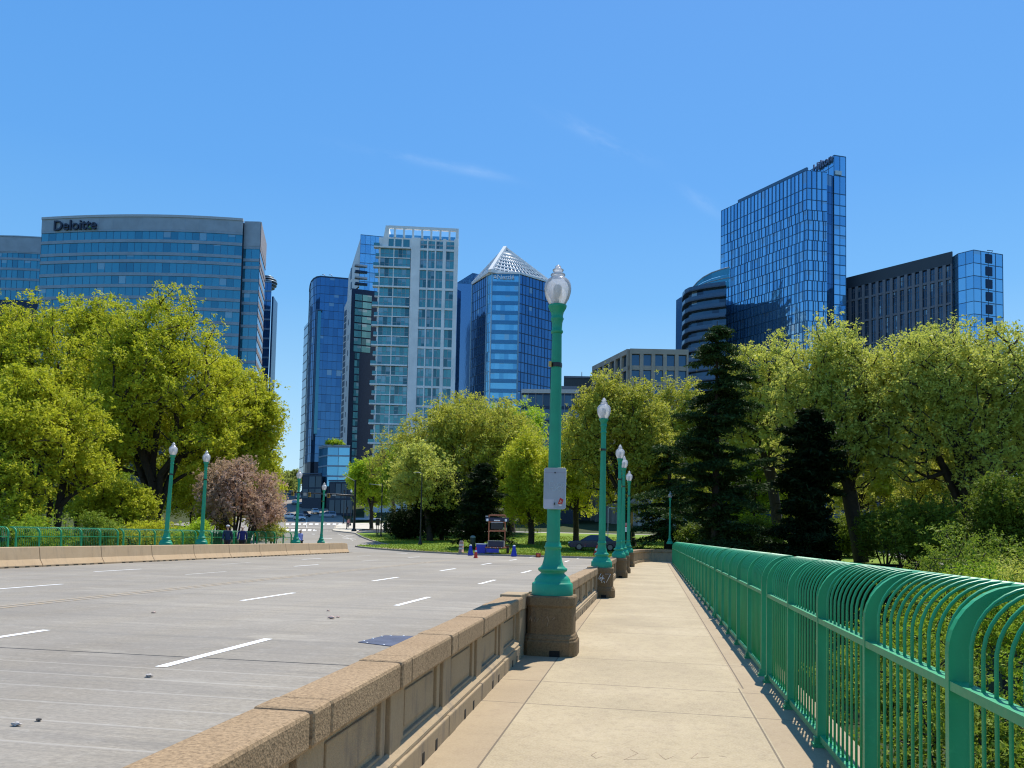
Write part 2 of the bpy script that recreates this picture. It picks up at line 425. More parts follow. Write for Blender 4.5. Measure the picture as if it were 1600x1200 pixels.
# ------------------------------------------------------------------ setting: ground, road, walks, water
M_SIDE = m_sidewalk(); M_ROAD = m_road(); M_ASPH = m_asphalt(); M_GRASS = m_grass()
M_STONE = m_stone('aggregate parapet stone', (.34, .25, .155), (.41, .31, .20), (.12, .085, .05), 1.0, .7)
M_STONEW = m_stone('cast parapet panel', (.36, .275, .17), (.41, .32, .205), (.21, .15, .09), 1.4, .25, .55)
M_PED = m_stone('pedestal stone', (.20, .14, .075), (.25, .18, .10), (.085, .055, .028), 1.0, .6, .4)
M_BARR = m_stone('barrier concrete', (.52, .375, .225), (.57, .425, .265), (.36, .25, .14), 2.0, .2, .22)
M_GREEN = m_paint('green railing paint', (.015, .30, .125), .35)
M_TEAL = m_paint('turquoise lamp paint', (.008, .285, .155), .35, .42)
M_WHITE = plain('white paint', (.78, .79, .78), .5)
M_BLACK = plain('black metal', (.012, .013, .015), .4)
M_DARK = plain('slot shade paint', (.012, .01, .008), .9)  # near-black colour stands in for the shade inside the drain slots; blocks sit proud
def struct(mb, name, mat, **k):
    o = mb.build(name, mat, **k); o['kind'] = 'structure'; return o
def drape(name, poly, off, mat, kerb=None):
    bm = bmesh.new()
    vs = [bm.verts.new((p[0], p[1], 0)) for p in poly]
    f = bm.faces.new(vs); bmesh.ops.triangulate(bm, faces=[f])
    for y in KX[1:-1]:
        bmesh.ops.bisect_plane(bm, geom=bm.verts[:] + bm.edges[:] + bm.faces[:], plane_co=(0, y, 0), plane_no=(0, 1, 0))
    for v in bm.verts: v.co.z = P(v.co.y) + off
    bmesh.ops.recalc_face_normals(bm, faces=bm.faces)
    if bm.faces[0].normal.z < 0: bmesh.ops.reverse_faces(bm, faces=bm.faces)
    me = bpy.data.meshes.new(name); bm.to_mesh(me); bm.free(); me.materials.append(mat)
    o = bpy.data.objects.new(name, me); C.objects.link(o); o['kind'] = 'structure'
    return o
def smooth(a, b, x):
    t = max(0, min(1, (x - a) / (b - a))); return t * t * (3 - 2 * t)
def LAND(x, y):
    """ground level of the open land: falls away beside the bridge"""
    z = P(y) - .15
    return z - 8.5 * (1 - smooth(44, 72, y - .12 * max(0, abs(x + 12) - 20)))
xs = sorted(set([-4000, -2000, -900, -400] + list(range(-240, 141, 6)) + [200, 400, 900, 2000, 4000]))
ys = sorted(set([-600, -200, -60] + list(range(-24, 44, 8)) + list(range(44, 132, 4)) + [150, 165, 190, 215, 270, 330, 430, 700, 1500, 4000]))
mb = MB(); vs = [(x, y, LAND(x, y)) for y in ys for x in xs]; nx = len(xs)
mb.add(vs, [(j * nx + i, j * nx + i + 1, (j + 1) * nx + i + 1, (j + 1) * nx + i) for j in range(len(ys) - 1) for i in range(nx - 1)], sm=True)
t = NT('woodland ground'); p = t.pos(); n = t.noise(.3, p, 5); n2 = t.noise(4, p, 5, .7)
c = t.ramp(n, [(.35, (.035, .05, .015)), (.6, (.06, .075, .02)), (.75, (.075, .06, .03))]); c = t.mix(t.fr(n2, .4, .75), c, (.03, .035, .012))
t.bsdf(c, .95, 0, t.bump(n2, .6, .15), .2); M_LAND = t.done()
struct(mb, 'ground', M_LAND)
mb = MB(); mb.box(-29.6, 1.62, -40, 62, -1.6, -.03); struct(mb, 'bridge_deck', M_BARR)
mb = MB(); mb.quad((-24.2, -40, 0), (-1.72, -40, 0), (-1.72, 63, 0), (-24.2, 63, 0)); struct(mb, 'roadway', M_ROAD)
mb = MB(); mb.quad((-1.73, -40, .004), (1.62, -40, .004), (1.62, 60, .004), (-1.73, 60, .004)); struct(mb, 'sidewalk', M_SIDE)
mb = MB(); mb.box(-29.4, -24.6, -40, 62.5, -.02, .12); struct(mb, 'far_sidewalk', M_SIDE)
drape('street', [(-29, 62.6), (-1.3, 62.6), (0, 60.02), (26, 60.02), (30, 120), (-30, 164), (-66, 171), (-96, 235), (-140, 330), (-205, 460), (-235, 460), (-168, 330), (-118, 235), (-108, 165), (-75, 120), (-36, 70)], .004, M_ASPH)
# lawn islands with kerbs
front = [hit(px, py) for px, py in ((556, 834.5), (566, 840), (579, 845), (594, 849.5), (610, 852.5), (584, 853.3), (559, 853.6), (556, 854.6), (566, 856.2), (590, 858.5), (620, 860.8), (660, 863.5), (720, 866.6), (800, 869.3), (880, 871.6), (930, 873))]
front = [Vector((q.x, q.y, 0)) for q in front]
fx = front[-1]
lawn = [(q.x, q.y) for q in front] + [(fx.x + 3, 60.4), (3, 60.2), (20, 60.6), (24, 118), (10, 117), (-24, 117)]
drape('lawn', lawn, .13, M_GRASS)
def kerb(name, pts, w=.16, h=.14, mat=None):
    mb = MB(); n = len(pts); pts = [Vector((p[0], p[1], 0)) for p in pts]; v = []
    for i, p in enumerate(pts):
        t_ = (pts[min(i + 1, n - 1)] - pts[max(0, i - 1)]).normalized(); s = Vector((-t_.y, t_.x, 0)) * w / 2
        z = P(p.y)
        v += [(p.x - s.x, p.y - s.y, z - .1), (p.x - s.x, p.y - s.y, z + h), (p.x + s.x, p.y + s.y, z + h), (p.x + s.x, p.y + s.y, z - .1)]
    f = []
    for i in range(n - 1):
        for k in range(4):
            f.append((i * 4 + k, i * 4 + (k + 1) % 4, i * 4 + 4 + (k + 1) % 4, i * 4 + 4 + k))
    f += [(0, 1, 2, 3), (4 * n - 1, 4 * n - 2, 4 * n - 3, 4 * n - 4)]
    mb.add(v, f); return struct(mb, name, mat)
M_KERB = plain('kerb stone', (.34, .30, .25), .85)
kerb('lawn_kerb', front, mat=M_KERB)
# the worn dirt edge at the front of the lawn
t = NT('leaf litter'); p = t.pos(); n = t.noise(5, p, 5, .8); c = t.ramp(n, [(.3, (.14, .16, .03)), (.5, (.26, .21, .11)), (.65, (.33, .26, .17)), (.8, (.12, .08, .04))])
t.bsdf(c, .95, 0, t.bump(n, .5, .04)); M_LITTER = t.done()
edge = front[9:]
drape('lawn_edge', [(q.x, q.y + .1) for q in edge] + [(q.x, q.y + 1.3 + .5 * math.sin(i * 2.3)) for i, q in reversed(list(enumerate(edge)))], .136, M_LITTER)
M_PATH = plain('pale path concrete', (.52, .47, .38), .9, scale=.6)
drape('path', [(-60, 118.2), (-24, 118), (10, 118), (34, 119), (34, 123), (10, 122.5), (-24, 122), (-66, 124)], .15, M_PATH)
pl = [hit(px, py) for px, py in ((520, 830), (556, 834), (562, 829), (640, 824), (640, 818), (548, 818), (525, 821))]
drape('corner_plaza', [(q.x, q.y) for q in pl], .12, M_PATH)
kerb('plaza_kerb', [(pl[6].x, pl[6].y), (pl[0].x, pl[0].y), (pl[1].x, pl[1].y)], mat=M_KERB)

# painted markings
M_MARK = m_marking('white lane paint', (.80, .80, .78), .62); M_FADE = m_marking('worn lane paint', (.55, .53, .48), .5); M_YEL = m_marking('worn yellow paint', (.38, .28, .16), .42)
def mark(x0, x1, y0, y1, mat, name='lane_dash', skew=0.0):
    mb = MB(); mb.quad((x0, y0, .005), (x1, y0, .005), (x1 + skew, y1, .005), (x0 + skew, y1, .005)); mb.o = Vector(((x0 + x1) / 2, (y0 + y1) / 2, 0)); struct(mb, name, mat)
for k in range(-1, 7):
    mark(-5.66, -5.52, 8.5 + 8.65 * k, 11.15 + 8.65 * k, M_MARK)
    mark(-9.25, -9.11, 8.3 + 8.65 * k, 11.0 + 8.65 * k, M_MARK)
    mark(-16.2, -16.08, 8.5 + 8.65 * k, 11.2 + 8.65 * k, M_MARK if k % 2 else M_FADE)
    mark(-19.8, -19.68, 8.5 + 8.65 * k, 11.2 + 8.65 * k, M_FADE if k % 2 else M_MARK)
mark(-12.75, -12.62, -40, 62, M_YEL, 'centre_line'); mark(-12.46, -12.33, -40, 62, M_YEL, 'centre_line')
def road_quad(pxs, mat, name, off=.012):
    q = [hit(*p) for p in pxs]; mb = MB(); mb.add([(v.x, v.y, P(v.y) + off) for v in q], [tuple(range(len(q)))])
    mb.o = q[0].copy(); struct(mb, name, mat)
def bars(y, x0, x1, step, w, h, skew):
    x = x0
    while x < x1:
        road_quad([(x, y + h), (x + w, y + h), (x + w + skew, y - h), (x + skew, y - h)], M_MARK, 'crosswalk_bar'); x += step
bars(828.3, 446, 516, 8.7, 5.2, 1.5, .8); bars(819, 446, 532, 9.2, 5.4, .9, .5)
for (a, b, c, d) in ((500, 841, 519, 841.5), (505, 848.5, 518, 848.7), (540, 837.4, 552, 837.6), (535, 840.6, 556, 842.6), (487, 834.5, 492, 834.8)):
    road_quad([(a, b + .18), (c, d + .18), (c, d - .18), (a, b - .18)], M_MARK, 'street_line')
for pts in ([(527, 834), (537, 838), (546, 842), (551, 845)], [(480, 832), (478, 820), (479, 812)]):
    for (a, b), (c, d) in zip(pts, pts[1:]):
        road_quad([(a, b), (c, d), (c + 1.3, d), (a + 1.3, b)], M_FADE, 'street_line')

# ------------------------------------------------------------------ right parapet and lamp pedestals
LAMPS = [(atp := (at(867.5, 925, 11.05))), at(942.5, 885, 21.7), at(965.5, 872, 32.6), at(972.5, 870, 37.0), at(982.5, 866, 45.2)]
LX = -1.36
LY = [q.y for q in LAMPS]
def skew(t_, fx):
    for ch in t_.children:
        for v in ch.data.vertices: v.co.x += fx(v.co.y + t_.location.y)
        ch.data.update()
def parapet(y0, y1, bays, label, fx=lambda y: -.03):
    t_ = thing('stone_parapet', label, 'parapet', (-1.65, (y0 + y1) / 2, 0), 'stone parapet walls along the sidewalk')
    wall = MB()
    wall.box(-1.655, -1.50, y0, y1, .18, .62)
    for (a, b, pier) in bays:
        if pier: wall.box(-1.665, -1.452, a, b, .185, .625)
        else:                                                   # raised frame round the sunk panel
            wall.box(-1.52, -1.472, a + .10, b - .10, .19, .255); wall.box(-1.52, -1.472, a + .10, b - .10, .585, .62)
            wall.box(-1.52, -1.4725, a + .04, a + .13, .19, .62); wall.box(-1.52, -1.4725, b - .13, b - .04, .19, .62)
            wall.box(-1.51, -1.486, a + .20, b - .20, .30, .545)
    wall.build('panel_wall', M_STONEW, t_, .008)
    pl_ = MB()
    pl_.box(-1.68, -1.395, y0 - .003, y1 + .003, -.02, .165); pl_.box(-1.67, -1.415, y0, y1, .16, .195)
    pl_.add([(-1.415, y0, .195), (-1.47, y0, .235), (-1.47, y1, .235), (-1.415, y1, .195)], [(0, 1, 2, 3)])
    for (a, b, pier) in bays:
        if pier: pl_.box(-1.685, -1.391, a - .01, b + .01, -.02, .17)
    pl_.build('plinth', M_STONEW, t_, .01)
    for (a, b, pier) in bays:
        if not pier:
            for q in (.3, .62):
                dr = MB(); dr.box(-1.42, -1.391, a + (b - a) * q, a + (b - a) * q + .05, -.01, .085); dr.build('drain_slot', M_DARK, t_)
    for (a, b, pier) in bays:
        c = MB(); hi = .804 if pier else .80
        c.box(-1.685 if pier else -1.68, -1.384 if pier else -1.39, a + .004, b - .004, .622 if not pier else .6235, hi)
        c.build('capstone', M_STONE, t_, .022)
    skew(t_, fx)
    return t_
def bays_between(y0, y1, first):
    out = []; y = y0; pier = first
    n = max(1, round((y1 - y0) / 1.5)); per = (y1 - y0) / n
    for k in range(n):
        out.append((y0 + k * per, y0 + k * per + .26, True)); out.append((y0 + k * per + .26, y0 + (k + 1) * per, False))
    return out
near_b = []
y = 3.42
for k in range(-4, 5): near_b += [(y + 1.42 * k, y + 1.42 * k + .24, True), (y + 1.42 * k + .24, y + 1.42 * (k + 1), False)]
near_b = [(a, min(b, LY[0] - .36), p_) for a, b, p_ in near_b if a < LY[0] - .5 and a > -2.3]
parapet(near_b[0][0], near_b[-1][1], near_b, 'nearest tan stone parapet with sunk panels, in the foreground before the first lamp', lambda y: -.01 - .027 * y)
where = ['tan stone parapet section between the first lamp pedestal and the one marked 247', 'stone parapet section beyond the pedestal marked 247', 'short stone parapet section between the two overlapping lamp pedestals', 'farthest straight stone parapet section before the lamp with the red sign']
for k in range(4):
    a, b = LY[k] + .36, LY[k + 1] - .36
    parapet(a, b, bays_between(a, b, True), where[k])
def pedestal(y, label, first=False, x=LX, group='stone pedestals under the sidewalk lamps'):
    t_ = thing('lamp_pedestal', label, 'pedestal', (x, y, 0), group)
    b = LB(); b.lathe([(-.01, .37), (.20, .37), (.21, .36)], 32, sq=5, sm=False); b.build('base', M_PED, t_, .012)
    b = LB(); b.lathe([(.20, .352), (.235, .352), (.25, .342), (.275, .335), (.29, .322)], 32, sq=5, sm=False); b.build('moulding', M_PED, t_)
    b = LB(); b.lathe([(.285, .318), (.66, .318)], 32, sq=5, sm=False); b.build('shaft_block', M_PED, t_)
    b = LB(); b.lathe([(.655, .326), (.68, .335), (.78, .335), (.80, .325)], 32, sq=5, sm=False); b.build('top_block', M_PED, t_)
    n_ = LB(); n_.box(.02, .16, -.375, -.345, -.01, .085); n_.build('drain_slot', M_DARK, t_)
    # flared wing stones that join the parapet cap
    for sg in (-1, 1):
        a, b_ = (-.62, -.31) if (first and sg < 0) else (-.345, -.06)
        w = LB(); w.prism([(a, sg * .60), (b_ - .03, sg * .60), (b_, sg * .08), (a, sg * .08)], .618, .83)
        w.prism([(a + .02, sg * .58), (b_ - .04, sg * .58), (b_ - .01, sg * .08), (a + .02, sg * .08)], -.02, .618); w.build('wing', M_STONEW, t_, .012)
    return t_
def strokes(paths, r, mat, parent, name, place):
    mb = LB()
    for path in paths: mb.tube([place(u, v) for u, v in path], r, 5)
    return mb.build(name, mat, parent)
M_SPRAY = plain('white spray paint', (.72, .72, .70), .8)
M_SCR = plain('pale scratch', (.38, .31, .22), .9)
def arc(cx, cy, rx, ry, a0, a1, n=10): return [(cx + rx * math.cos(R(a0 + (a1 - a0) * i / n)), cy + ry * math.sin(R(a0 + (a1 - a0) * i / n))) for i in range(n + 1)]
P1 = pedestal(LY[0], 'nearest stone lamp pedestal, dark with faint pale scratches on its shaded face', True)
strokes([[(-.27, .47), (-.25, .52), (-.23, .46)], [(-.20, .45), (-.18, .51), (-.17, .45), (-.14, .50)], [(-.11, .48), (-.10, .56), (-.08, .47)], [(-.05, .50), (-.02, .53), (0, .46)], [(.05, .49), (.08, .52)], [(-.02, .40), (-.01, .46)]], .003, M_SCR, P1, 'graffiti', lambda u, v: (u, -.3185, v))
P2 = pedestal(LY[1], 'second stone lamp pedestal with 247 sprayed on it in white paint')
strokes([arc(-.19, .585, .065, .055, 165, -30) + [(-.26, .44), (-.11, .445)],
         [(.01, .65), (-.07, .50), (.10, .51)], [(.06, .61), (.02, .40)], [(-.03, .57), (.03, .46), (.07, .55)], arc(.02, .50, .045, .04, 0, 300),
         [(.11, .635), (.26, .64), (.15, .41)], [(.05, .41), (.09, .45), (.11, .39)]], .0095, M_SPRAY, P2, 'graffiti', lambda u, v: (u, -.3205, v))
pedestal(LY[2], 'third stone lamp pedestal, partly overlapping the one behind it')
pedestal(LY[3], 'stone lamp pedestal mostly hidden behind the third pedestal')
pedestal(LY[4], 'farthest stone lamp pedestal, under the lamp with the red sign')
# faint brown scribble on the pavement
M_SCRIB = plain('faded brown scribble', (.20, .14, .09), .9)
for pth in ([(932, 1176), (924, 1181), (931, 1186), (940, 1183)], [(985, 1172), (997, 1178), (975, 1188), (1012, 1187)], [(1030, 1180), (1040, 1188), (1052, 1183)], [(1090, 1178), (1080, 1186), (1108, 1184)], [(1124, 1182), (1136, 1184)]):
    mb = MB(); mb.tube([hit(a, b) + Vector((0, 0, .0025)) for a, b in pth], .0035, 4); mb.o = hit(*pth[0]); struct(mb, 'pavement_scribble', M_SCRIB)
# curved end wall
we = thing('end_wall', 'low dark stone wall curving round the far end of the sidewalk', 'wall', (0, 57, 0))
cur = [(LX - .1, LY[4] + .4), (LX, LY[4] + 4), (LX + .25, LY[4] + 8), (-.75, 56.2), (-.2, 57.3), (.6, 57.9), (1.5, 58.1), (2.3, 58.1)]
def sweep(pts, w, z0, z1):
    mb = MB(); n = len(pts); v = []
    P_ = [Vector((p[0], p[1], 0)) for p in pts]
    for i, p in enumerate(P_):
        t_ = (P_[min(i + 1, n - 1)] - P_[max(0, i - 1)]).normalized(); s = Vector((-t_.y, t_.x, 0)) * w / 2
        v += [(p.x - s.x, p.y - s.y, z0), (p.x - s.x, p.y - s.y, z1), (p.x + s.x, p.y + s.y, z1), (p.x + s.x, p.y + s.y, z0)]
    f = [(i * 4 + k, i * 4 + (k + 1) % 4, i * 4 + 4 + (k + 1) % 4, i * 4 + 4 + k) for i in range(n - 1) for k in range(4)] + [(0, 1, 2, 3), (4 * n - 1, 4 * n - 2, 4 * n - 3, 4 * n - 4)]
    return mb.add(v, f)
sweep(cur, .38, .16, .68).build('panel_wall', M_STONEW, we); sweep(cur, .52, .678, .86).build('cap', M_STONE, we, .02); sweep(cur, .5, -.02, .165).build('plinth', M_STONEW, we, .01)

# ------------------------------------------------------------------ green railing sections
BAY = 1.42
def rail_profile(t):                     # x outwards, z: upright then curling outwards
    pass
ANG = (10, 20, 30, 40, 50, 60, 70, 80, 90, 97)
ARC = [(0, .05), (0, 1.12)] + [(.31 - .31 * math.cos(R(a)), 1.12 + .31 * math.sin(R(a))) for a in ANG]
def make_railing(nb, label, group, flip=False, loc=(1.32, 0, 0)):
    t_ = thing('bridge_railing', label, 'railing', loc, group, math.pi if flip else 0)
    # wide flat posts that follow the curl
    pm = LB(); out = []; inn = []
    for i, (x, z) in enumerate(ARC): out.append((x - .012, z))
    w = [.0, .0] + [.0] * 8
    W0 = [.085, .085] + [.085 - .004 * k for k in range(10)]
    pts = []
    for i, (x, z) in enumerate(ARC):
        if i < 2: nx_, nz_ = 1, 0
        else:
            a = R(ANG[i - 2]); nx_, nz_ = math.cos(a), -math.sin(a)
        pts.append(((x - .015, z), (x - .015 + nx_ * W0[i], z + nz_ * W0[i])))
    v = []
    for (a, b) in pts:
        v += [(a[0], -.022, a[1]), (a[0], .022, a[1]), (b[0], .022, b[1]), (b[0], -.022, b[1])]
    f = [(i * 4 + k, i * 4 + (k + 1) % 4, i * 4 + 4 + (k + 1) % 4, i * 4 + 4 + k) for i in range(len(pts) - 1) for k in range(4)] + [(0, 1, 2, 3), tuple(4 * len(pts) - 1 - k for k in range(4))]
    pm.add(v, f)
    pm.box(-.05, .11, -.05, .05, .0, .03); pm.box(-.035, .095, -.034, .034, .03, .075)
    post_me = pm.mesh('post', M_GREEN)
    bm_ = LB(); bm_.tube([(x + .035, 0, z) for x, z in ARC[:1]] + [(x + .035 * (1 - max(0, i - 1) / 11), 0, z) for i, (x, z) in enumerate(ARC)][1:], .009, 6)
    bar_me = bm_.mesh('baluster', M_GREEN)
    L = nb * BAY
    def put(me, nm, y):
        o = bpy.data.objects.new(nm, me); C.objects.link(o); o.parent = t_; o.location = (0, y, 0); return o
    for k in range(nb + 1): put(post_me, 'post', k * BAY)
    for k in range(nb):
        for j in range(10): put(bar_me, 'baluster', k * BAY + .075 + (BAY - .15) * (j + .5) / 10)
    m = LB(); m.box(.0, .062, .0, L, .05, .098); m.build('bottom_rail', M_GREEN, t_)
    m = LB(); m.box(-.012, .058, .0, L, .965, 1.005); m.build('mid_rail', M_GREEN, t_)
    m = LB(); m.tube([(.325, -.05, 1.405), (.325, L + .05, 1.405)], .033, 10); m.build('top_rail', M_GREEN, t_)
    return t_
NB = 5
proto = make_railing(NB, 'nearest green curved-top railing section, running out of the right edge of the picture', 'green railing sections beside the sidewalk', loc=(1.30, 2.43, 0))
ords = ['second', 'third', 'fourth', 'fifth', 'sixth', 'seventh']
STEP = NB * BAY + .46
ys_ = [2.43 + STEP * k for k in range(1, 8)]
for k, y in enumerate(ys_):
    if y > 51: break
    o = copy_tree(proto); o.location.y = y
    o['label'] = (f'{ords[k]} green curved-top railing section from the camera along the sidewalk') if y + STEP < 51 else 'farthest green curved-top railing section, where the sidewalk ends'
    last_y = y
# the far side of the bridge
nl = 0
y = 62.0
lab = ['last green railing section on the far side, behind the lavender walker', 'far-side green railing section behind the two walkers', 'far-side green railing section behind the pair of far lamps', 'far-side green railing section left of the pair of far lamps', 'far-side green railing section fourth back from the leftmost lamp', 'leftmost far-side green railing section, cut by the edge of the picture']
for k in range(6):
    o = copy_tree(proto); o.location = (-28.7, y, .12); o.rotation_euler.z = math.pi
    o['label'] = lab[k]; o['group'] = 'green railing sections across the road'; y -= STEP

# ------------------------------------------------------------------ concrete barriers across the road
bl = 3.6; y = 60.4; nbar = 12
prof = [(.30, 0), (.30, .07), (.17, .30), (.10, .78), (-.10, .78), (-.17, .30), (-.30, .07), (-.30, 0)]
for k in range(nbar):
    mb = MB((-24.0, y - bl / 2, 0)); n = len(prof); x0 = -24.0
    end = (k == 0)
    v = []
    stations = [y - bl + .012, y - .012] if not end else [y - bl + .012, y - .8, y - .3, y + .1]
    sc_ = [1, 1] if not end else [1, 1, .97, .93]
    for s_, yy in zip(sc_, stations): v += [(x0 + px_ * s_, yy, pz * s_) for px_, pz in prof]
    f = [(i * n + a, i * n + (a + 1) % n, i * n + n + (a + 1) % n, i * n + n + a) for i in range(len(stations) - 1) for a in range(n)] + [tuple(range(n)), tuple(reversed(range((len(stations) - 1) * n, len(stations) * n)))]
    mb.add(v, f)
    lb_ = ['rounded end segment of the tan concrete barrier, nearest the crosswalk', 'leftmost visible concrete barrier segment, cut by the left edge of the picture'][0 if k == 0 else 1] if k in (0, nbar - 4) else 'tan concrete barrier segment in the row along the far edge of the road'
    b = mb.build('concrete_barrier', M_BARR, None, .02)
    props(b, lb_, 'barrier', 'concrete barrier segments across the road')
    for q in range(7):
        if rnd.random() < .8: s_ = MB(b.location); s_.box(-23.69, -23.66, y - bl + .2 + q * .5, y - bl + .35 + q * .5 + rnd.random() * .1, -.0, .04); sub(s_, 'drain_slot', M_DARK, b, b.location)
    y -= bl
# metal plate and litter on the road
pq = [hit(*p) for p in ((559, 1004), (601, 993.5), (662, 995), (640, 1014))]
mb = MB(pq[0]); mb.prism([(q.x, q.y) for q in pq], .002, .010)
ob = mb.build('road_plate', plain('blue grey steel plate', (.085, .10, .145), .85, 0, .25, spec=.2), None, .004)
props(ob, 'blue-grey steel plate lying on the roadway beside the parapet', 'steel plate')
bolts = MB(pq[0])
for a, b in ((0, 1), (1, 2), (2, 3), (3, 0)):
    for q in (.15, .5, .85):
        p_ = pq[a].lerp(pq[b], q); cc = sum(pq, Vector()) / 4; p_ = p_.lerp(cc, .06); bolts.lathe([(.010, .016), (.016, .014), (.018, .006)], 8, (p_.x, p_.y, 0))
sub(bolts, 'bolt', M_WHITE, ob, pq[0])
def crumple(px, py, s, label, mats):
    q = hit(px, py); bm = bmesh.new(); bmesh.ops.create_icosphere(bm, subdivisions=2, radius=s)
    for v in bm.verts:
        v.co *= 1 + rnd.uniform(-.35, .3); v.co.z = v.co.z * .6 + s * .5; v.co.x *= 1.4
        v.co.z = max(v.co.z, 0.002)
    me = bpy.data.meshes.new('litter'); bm.to_mesh(me); bm.free(); me.materials.append(mats)
    o = bpy.data.objects.new('litter', me); C.objects.link(o); o.location = (q.x, q.y, .003); props(o, label, 'litter', 'scraps of litter on the road')
M_LIT = plain('crumpled paper', (.42, .39, .36), .8, var=.45, scale=14); M_LITP = plain('pinkish rubble', (.50, .36, .30), .8, var=.3, scale=14)
crumple(233, 1058, .03, 'crumpled white scrap below the long white dash', M_LIT)
crumple(26, 1134, .028, 'crumpled scrap near the lower left corner of the road', M_LIT)
crumple(517, 967, .05, 'largest of three pinkish scraps in the middle of the road', M_LITP)
crumple(528, 965, .028, 'tiny scrap just right of the largest pinkish scrap', M_LITP)
crumple(513, 955, .026, 'tiny scrap just beyond the largest pinkish scrap', M_LITP)
crumple(240, 958, .03, 'small flat pale scrap on the road left of the lane dash', M_LITP)
crumple(60, 1127, .02, 'dark twig-like scrap near the lower left of the road', plain('dark scrap', (.1, .09, .08), .8))
# ------------------------------------------------------------------ lamps
M_GLOBE = m_globe(); M_BULB = plain('lamp socket', (.55, .5, .42), .6)
M_TEALD = m_paint('darker lamp paint', (.006, .17, .12), .45)
def make_lamp(label, group):
    t_ = thing('street_lamp', label, 'street lamp', (0, 0, 0), group)
    b = LB(); b.lathe([(0, .285), (.02, .285), (.15, .282), (.165, .27), (.175, .25), (.21, .245), (.25, .215), (.28, .175), (.30, .16), (.325, .195), (.345, .205), (.365, .198), (.38, .168), (.40, .158)], 20); b.build('base', M_TEAL, t_)
    b = LB(); b.lathe([(.395, .152), (.45, .135), (.52, .120), (.60, .110), (.635, .108), (.645, .120), (.665, .122), (.675, .112), (.72, .104)], 24, flute=(.44, .61, .10)); b.build('fluted_bell', M_TEAL, t_)
    b = LB(); b.lathe([(.70, .094), (1.3, .091), (2.0, .086), (2.7, .079), (3.3, .072), (3.66, .067)], 28, flute=(.7, 3.67, .085)); b.build('shaft', M_TEAL, t_)
    b = LB(); b.lathe([(3.65, .072), (3.665, .085), (3.685, .086), (3.70, .074), (3.74, .071), (3.80, .073), (3.84, .085), (3.86, .094), (3.875, .085), (3.90, .08), (3.95, .09), (4.0, .118), (4.03, .130), (4.05, .130), (4.06, .10)], 24); b.build('capital', M_TEAL, t_)
    b = LB(); b.lathe([(3.17, .079), (3.20, .082), (3.23, .079)], 20); b.build('band', M_BLACK, t_)
    b = LB(); b.box(-.10, -.06, -.09, -.05, 3.17, 3.24); b.build('band_clamp', plain('brass clamp', (.45, .34, .08), .4), t_)
    g = LB(); g.lathe([(4.05, .098), (4.09, .128), (4.15, .160), (4.22, .182), (4.29, .190), (4.35, .184), (4.40, .160), (4.43, .128), (4.45, .095), (4.465, .085)], 28)
    gl = g.build('globe', M_GLOBE, t_)
    f_ = LB(); f_.lathe([(4.462, .088), (4.485, .105), (4.50, .095), (4.515, .062), (4.535, .055), (4.545, .075), (4.56, .078), (4.575, .055), (4.59, .04), (4.605, .042), (4.62, .028), (4.635, .005)], 20); sub(f_, 'finial', M_GLOBE, gl)
    s_ = LB(); s_.lathe([(4.05, .05), (4.12, .045), (4.13, .03), (4.16, .06), (4.30, .062), (4.34, .04)], 12); sub(s_, 'bulb', M_BULB, gl)
    return t_
GL = 'green street lamps along the sidewalk'
lamp0 = make_lamp('nearest and tallest green street lamp with a grey metal sign strapped on', GL)
lamp0.location = (LX, LY[0], .803)
lab = ['second green street lamp, standing on the pedestal marked 247', 'third green street lamp, its globe overlapping the one behind it', 'green street lamp mostly hidden behind the third lamp', 'farthest of the row of green street lamps, carrying a small red and white sign']
for k in range(1, 5):
    o = copy_tree(lamp0); o.location = (LX, LY[k], .803); o['label'] = lab[k - 1]
q5 = at(1046.5, 850, 60.5)
o = copy_tree(lamp0); o.location = (q5.x, q5.y, q5.z); o.scale = (.86,) * 3
o['label'] = 'slim green street lamp at the far end of the right-hand railing, dark under the conifer'
GF = 'green street lamps across the road'
for (px, py, D, hp, lb, lean) in ((258.5, 853, 41.0, 163, 'leftmost green street lamp across the road, leaning to the right', 2.4), (314.5, 851, 44.5, 148, 'second green street lamp across the road, beside the leaning one', 1.2), (462, 850, 56, 117, 'green street lamp across the road where the far railing ends', 1.2), (501.5, 849.5, 60.0, 96, 'smallest green street lamp, at the rounded end of the concrete barrier', 1.5)):
    q = at(px, py, D); o = copy_tree(lamp0); o.location = q; s = hp * D / F / 4.635; o.scale = (s,) * 3; o.rotation_euler.y = R(lean)
    o['label'] = lb; o['group'] = GF
    pd = LB(); pd.lathe([(.0, .40), (.12, .40), (.14, .36), (q.z - .14, .36), (q.z - .13, .40), (q.z - .002, .40)], 24, sq=5, sm=False)
    pd.o = Vector((0, 0, 0)); po = pd.build('lamp_pedestal', plain('weathered dark bronze', (.02, .03, .03), .6), None); po.location = (q.x, q.y, 0)
    props(po, 'dark pedestal under the ' + lb.split(',')[0], 'pedestal', 'dark pedestals behind the concrete barrier')

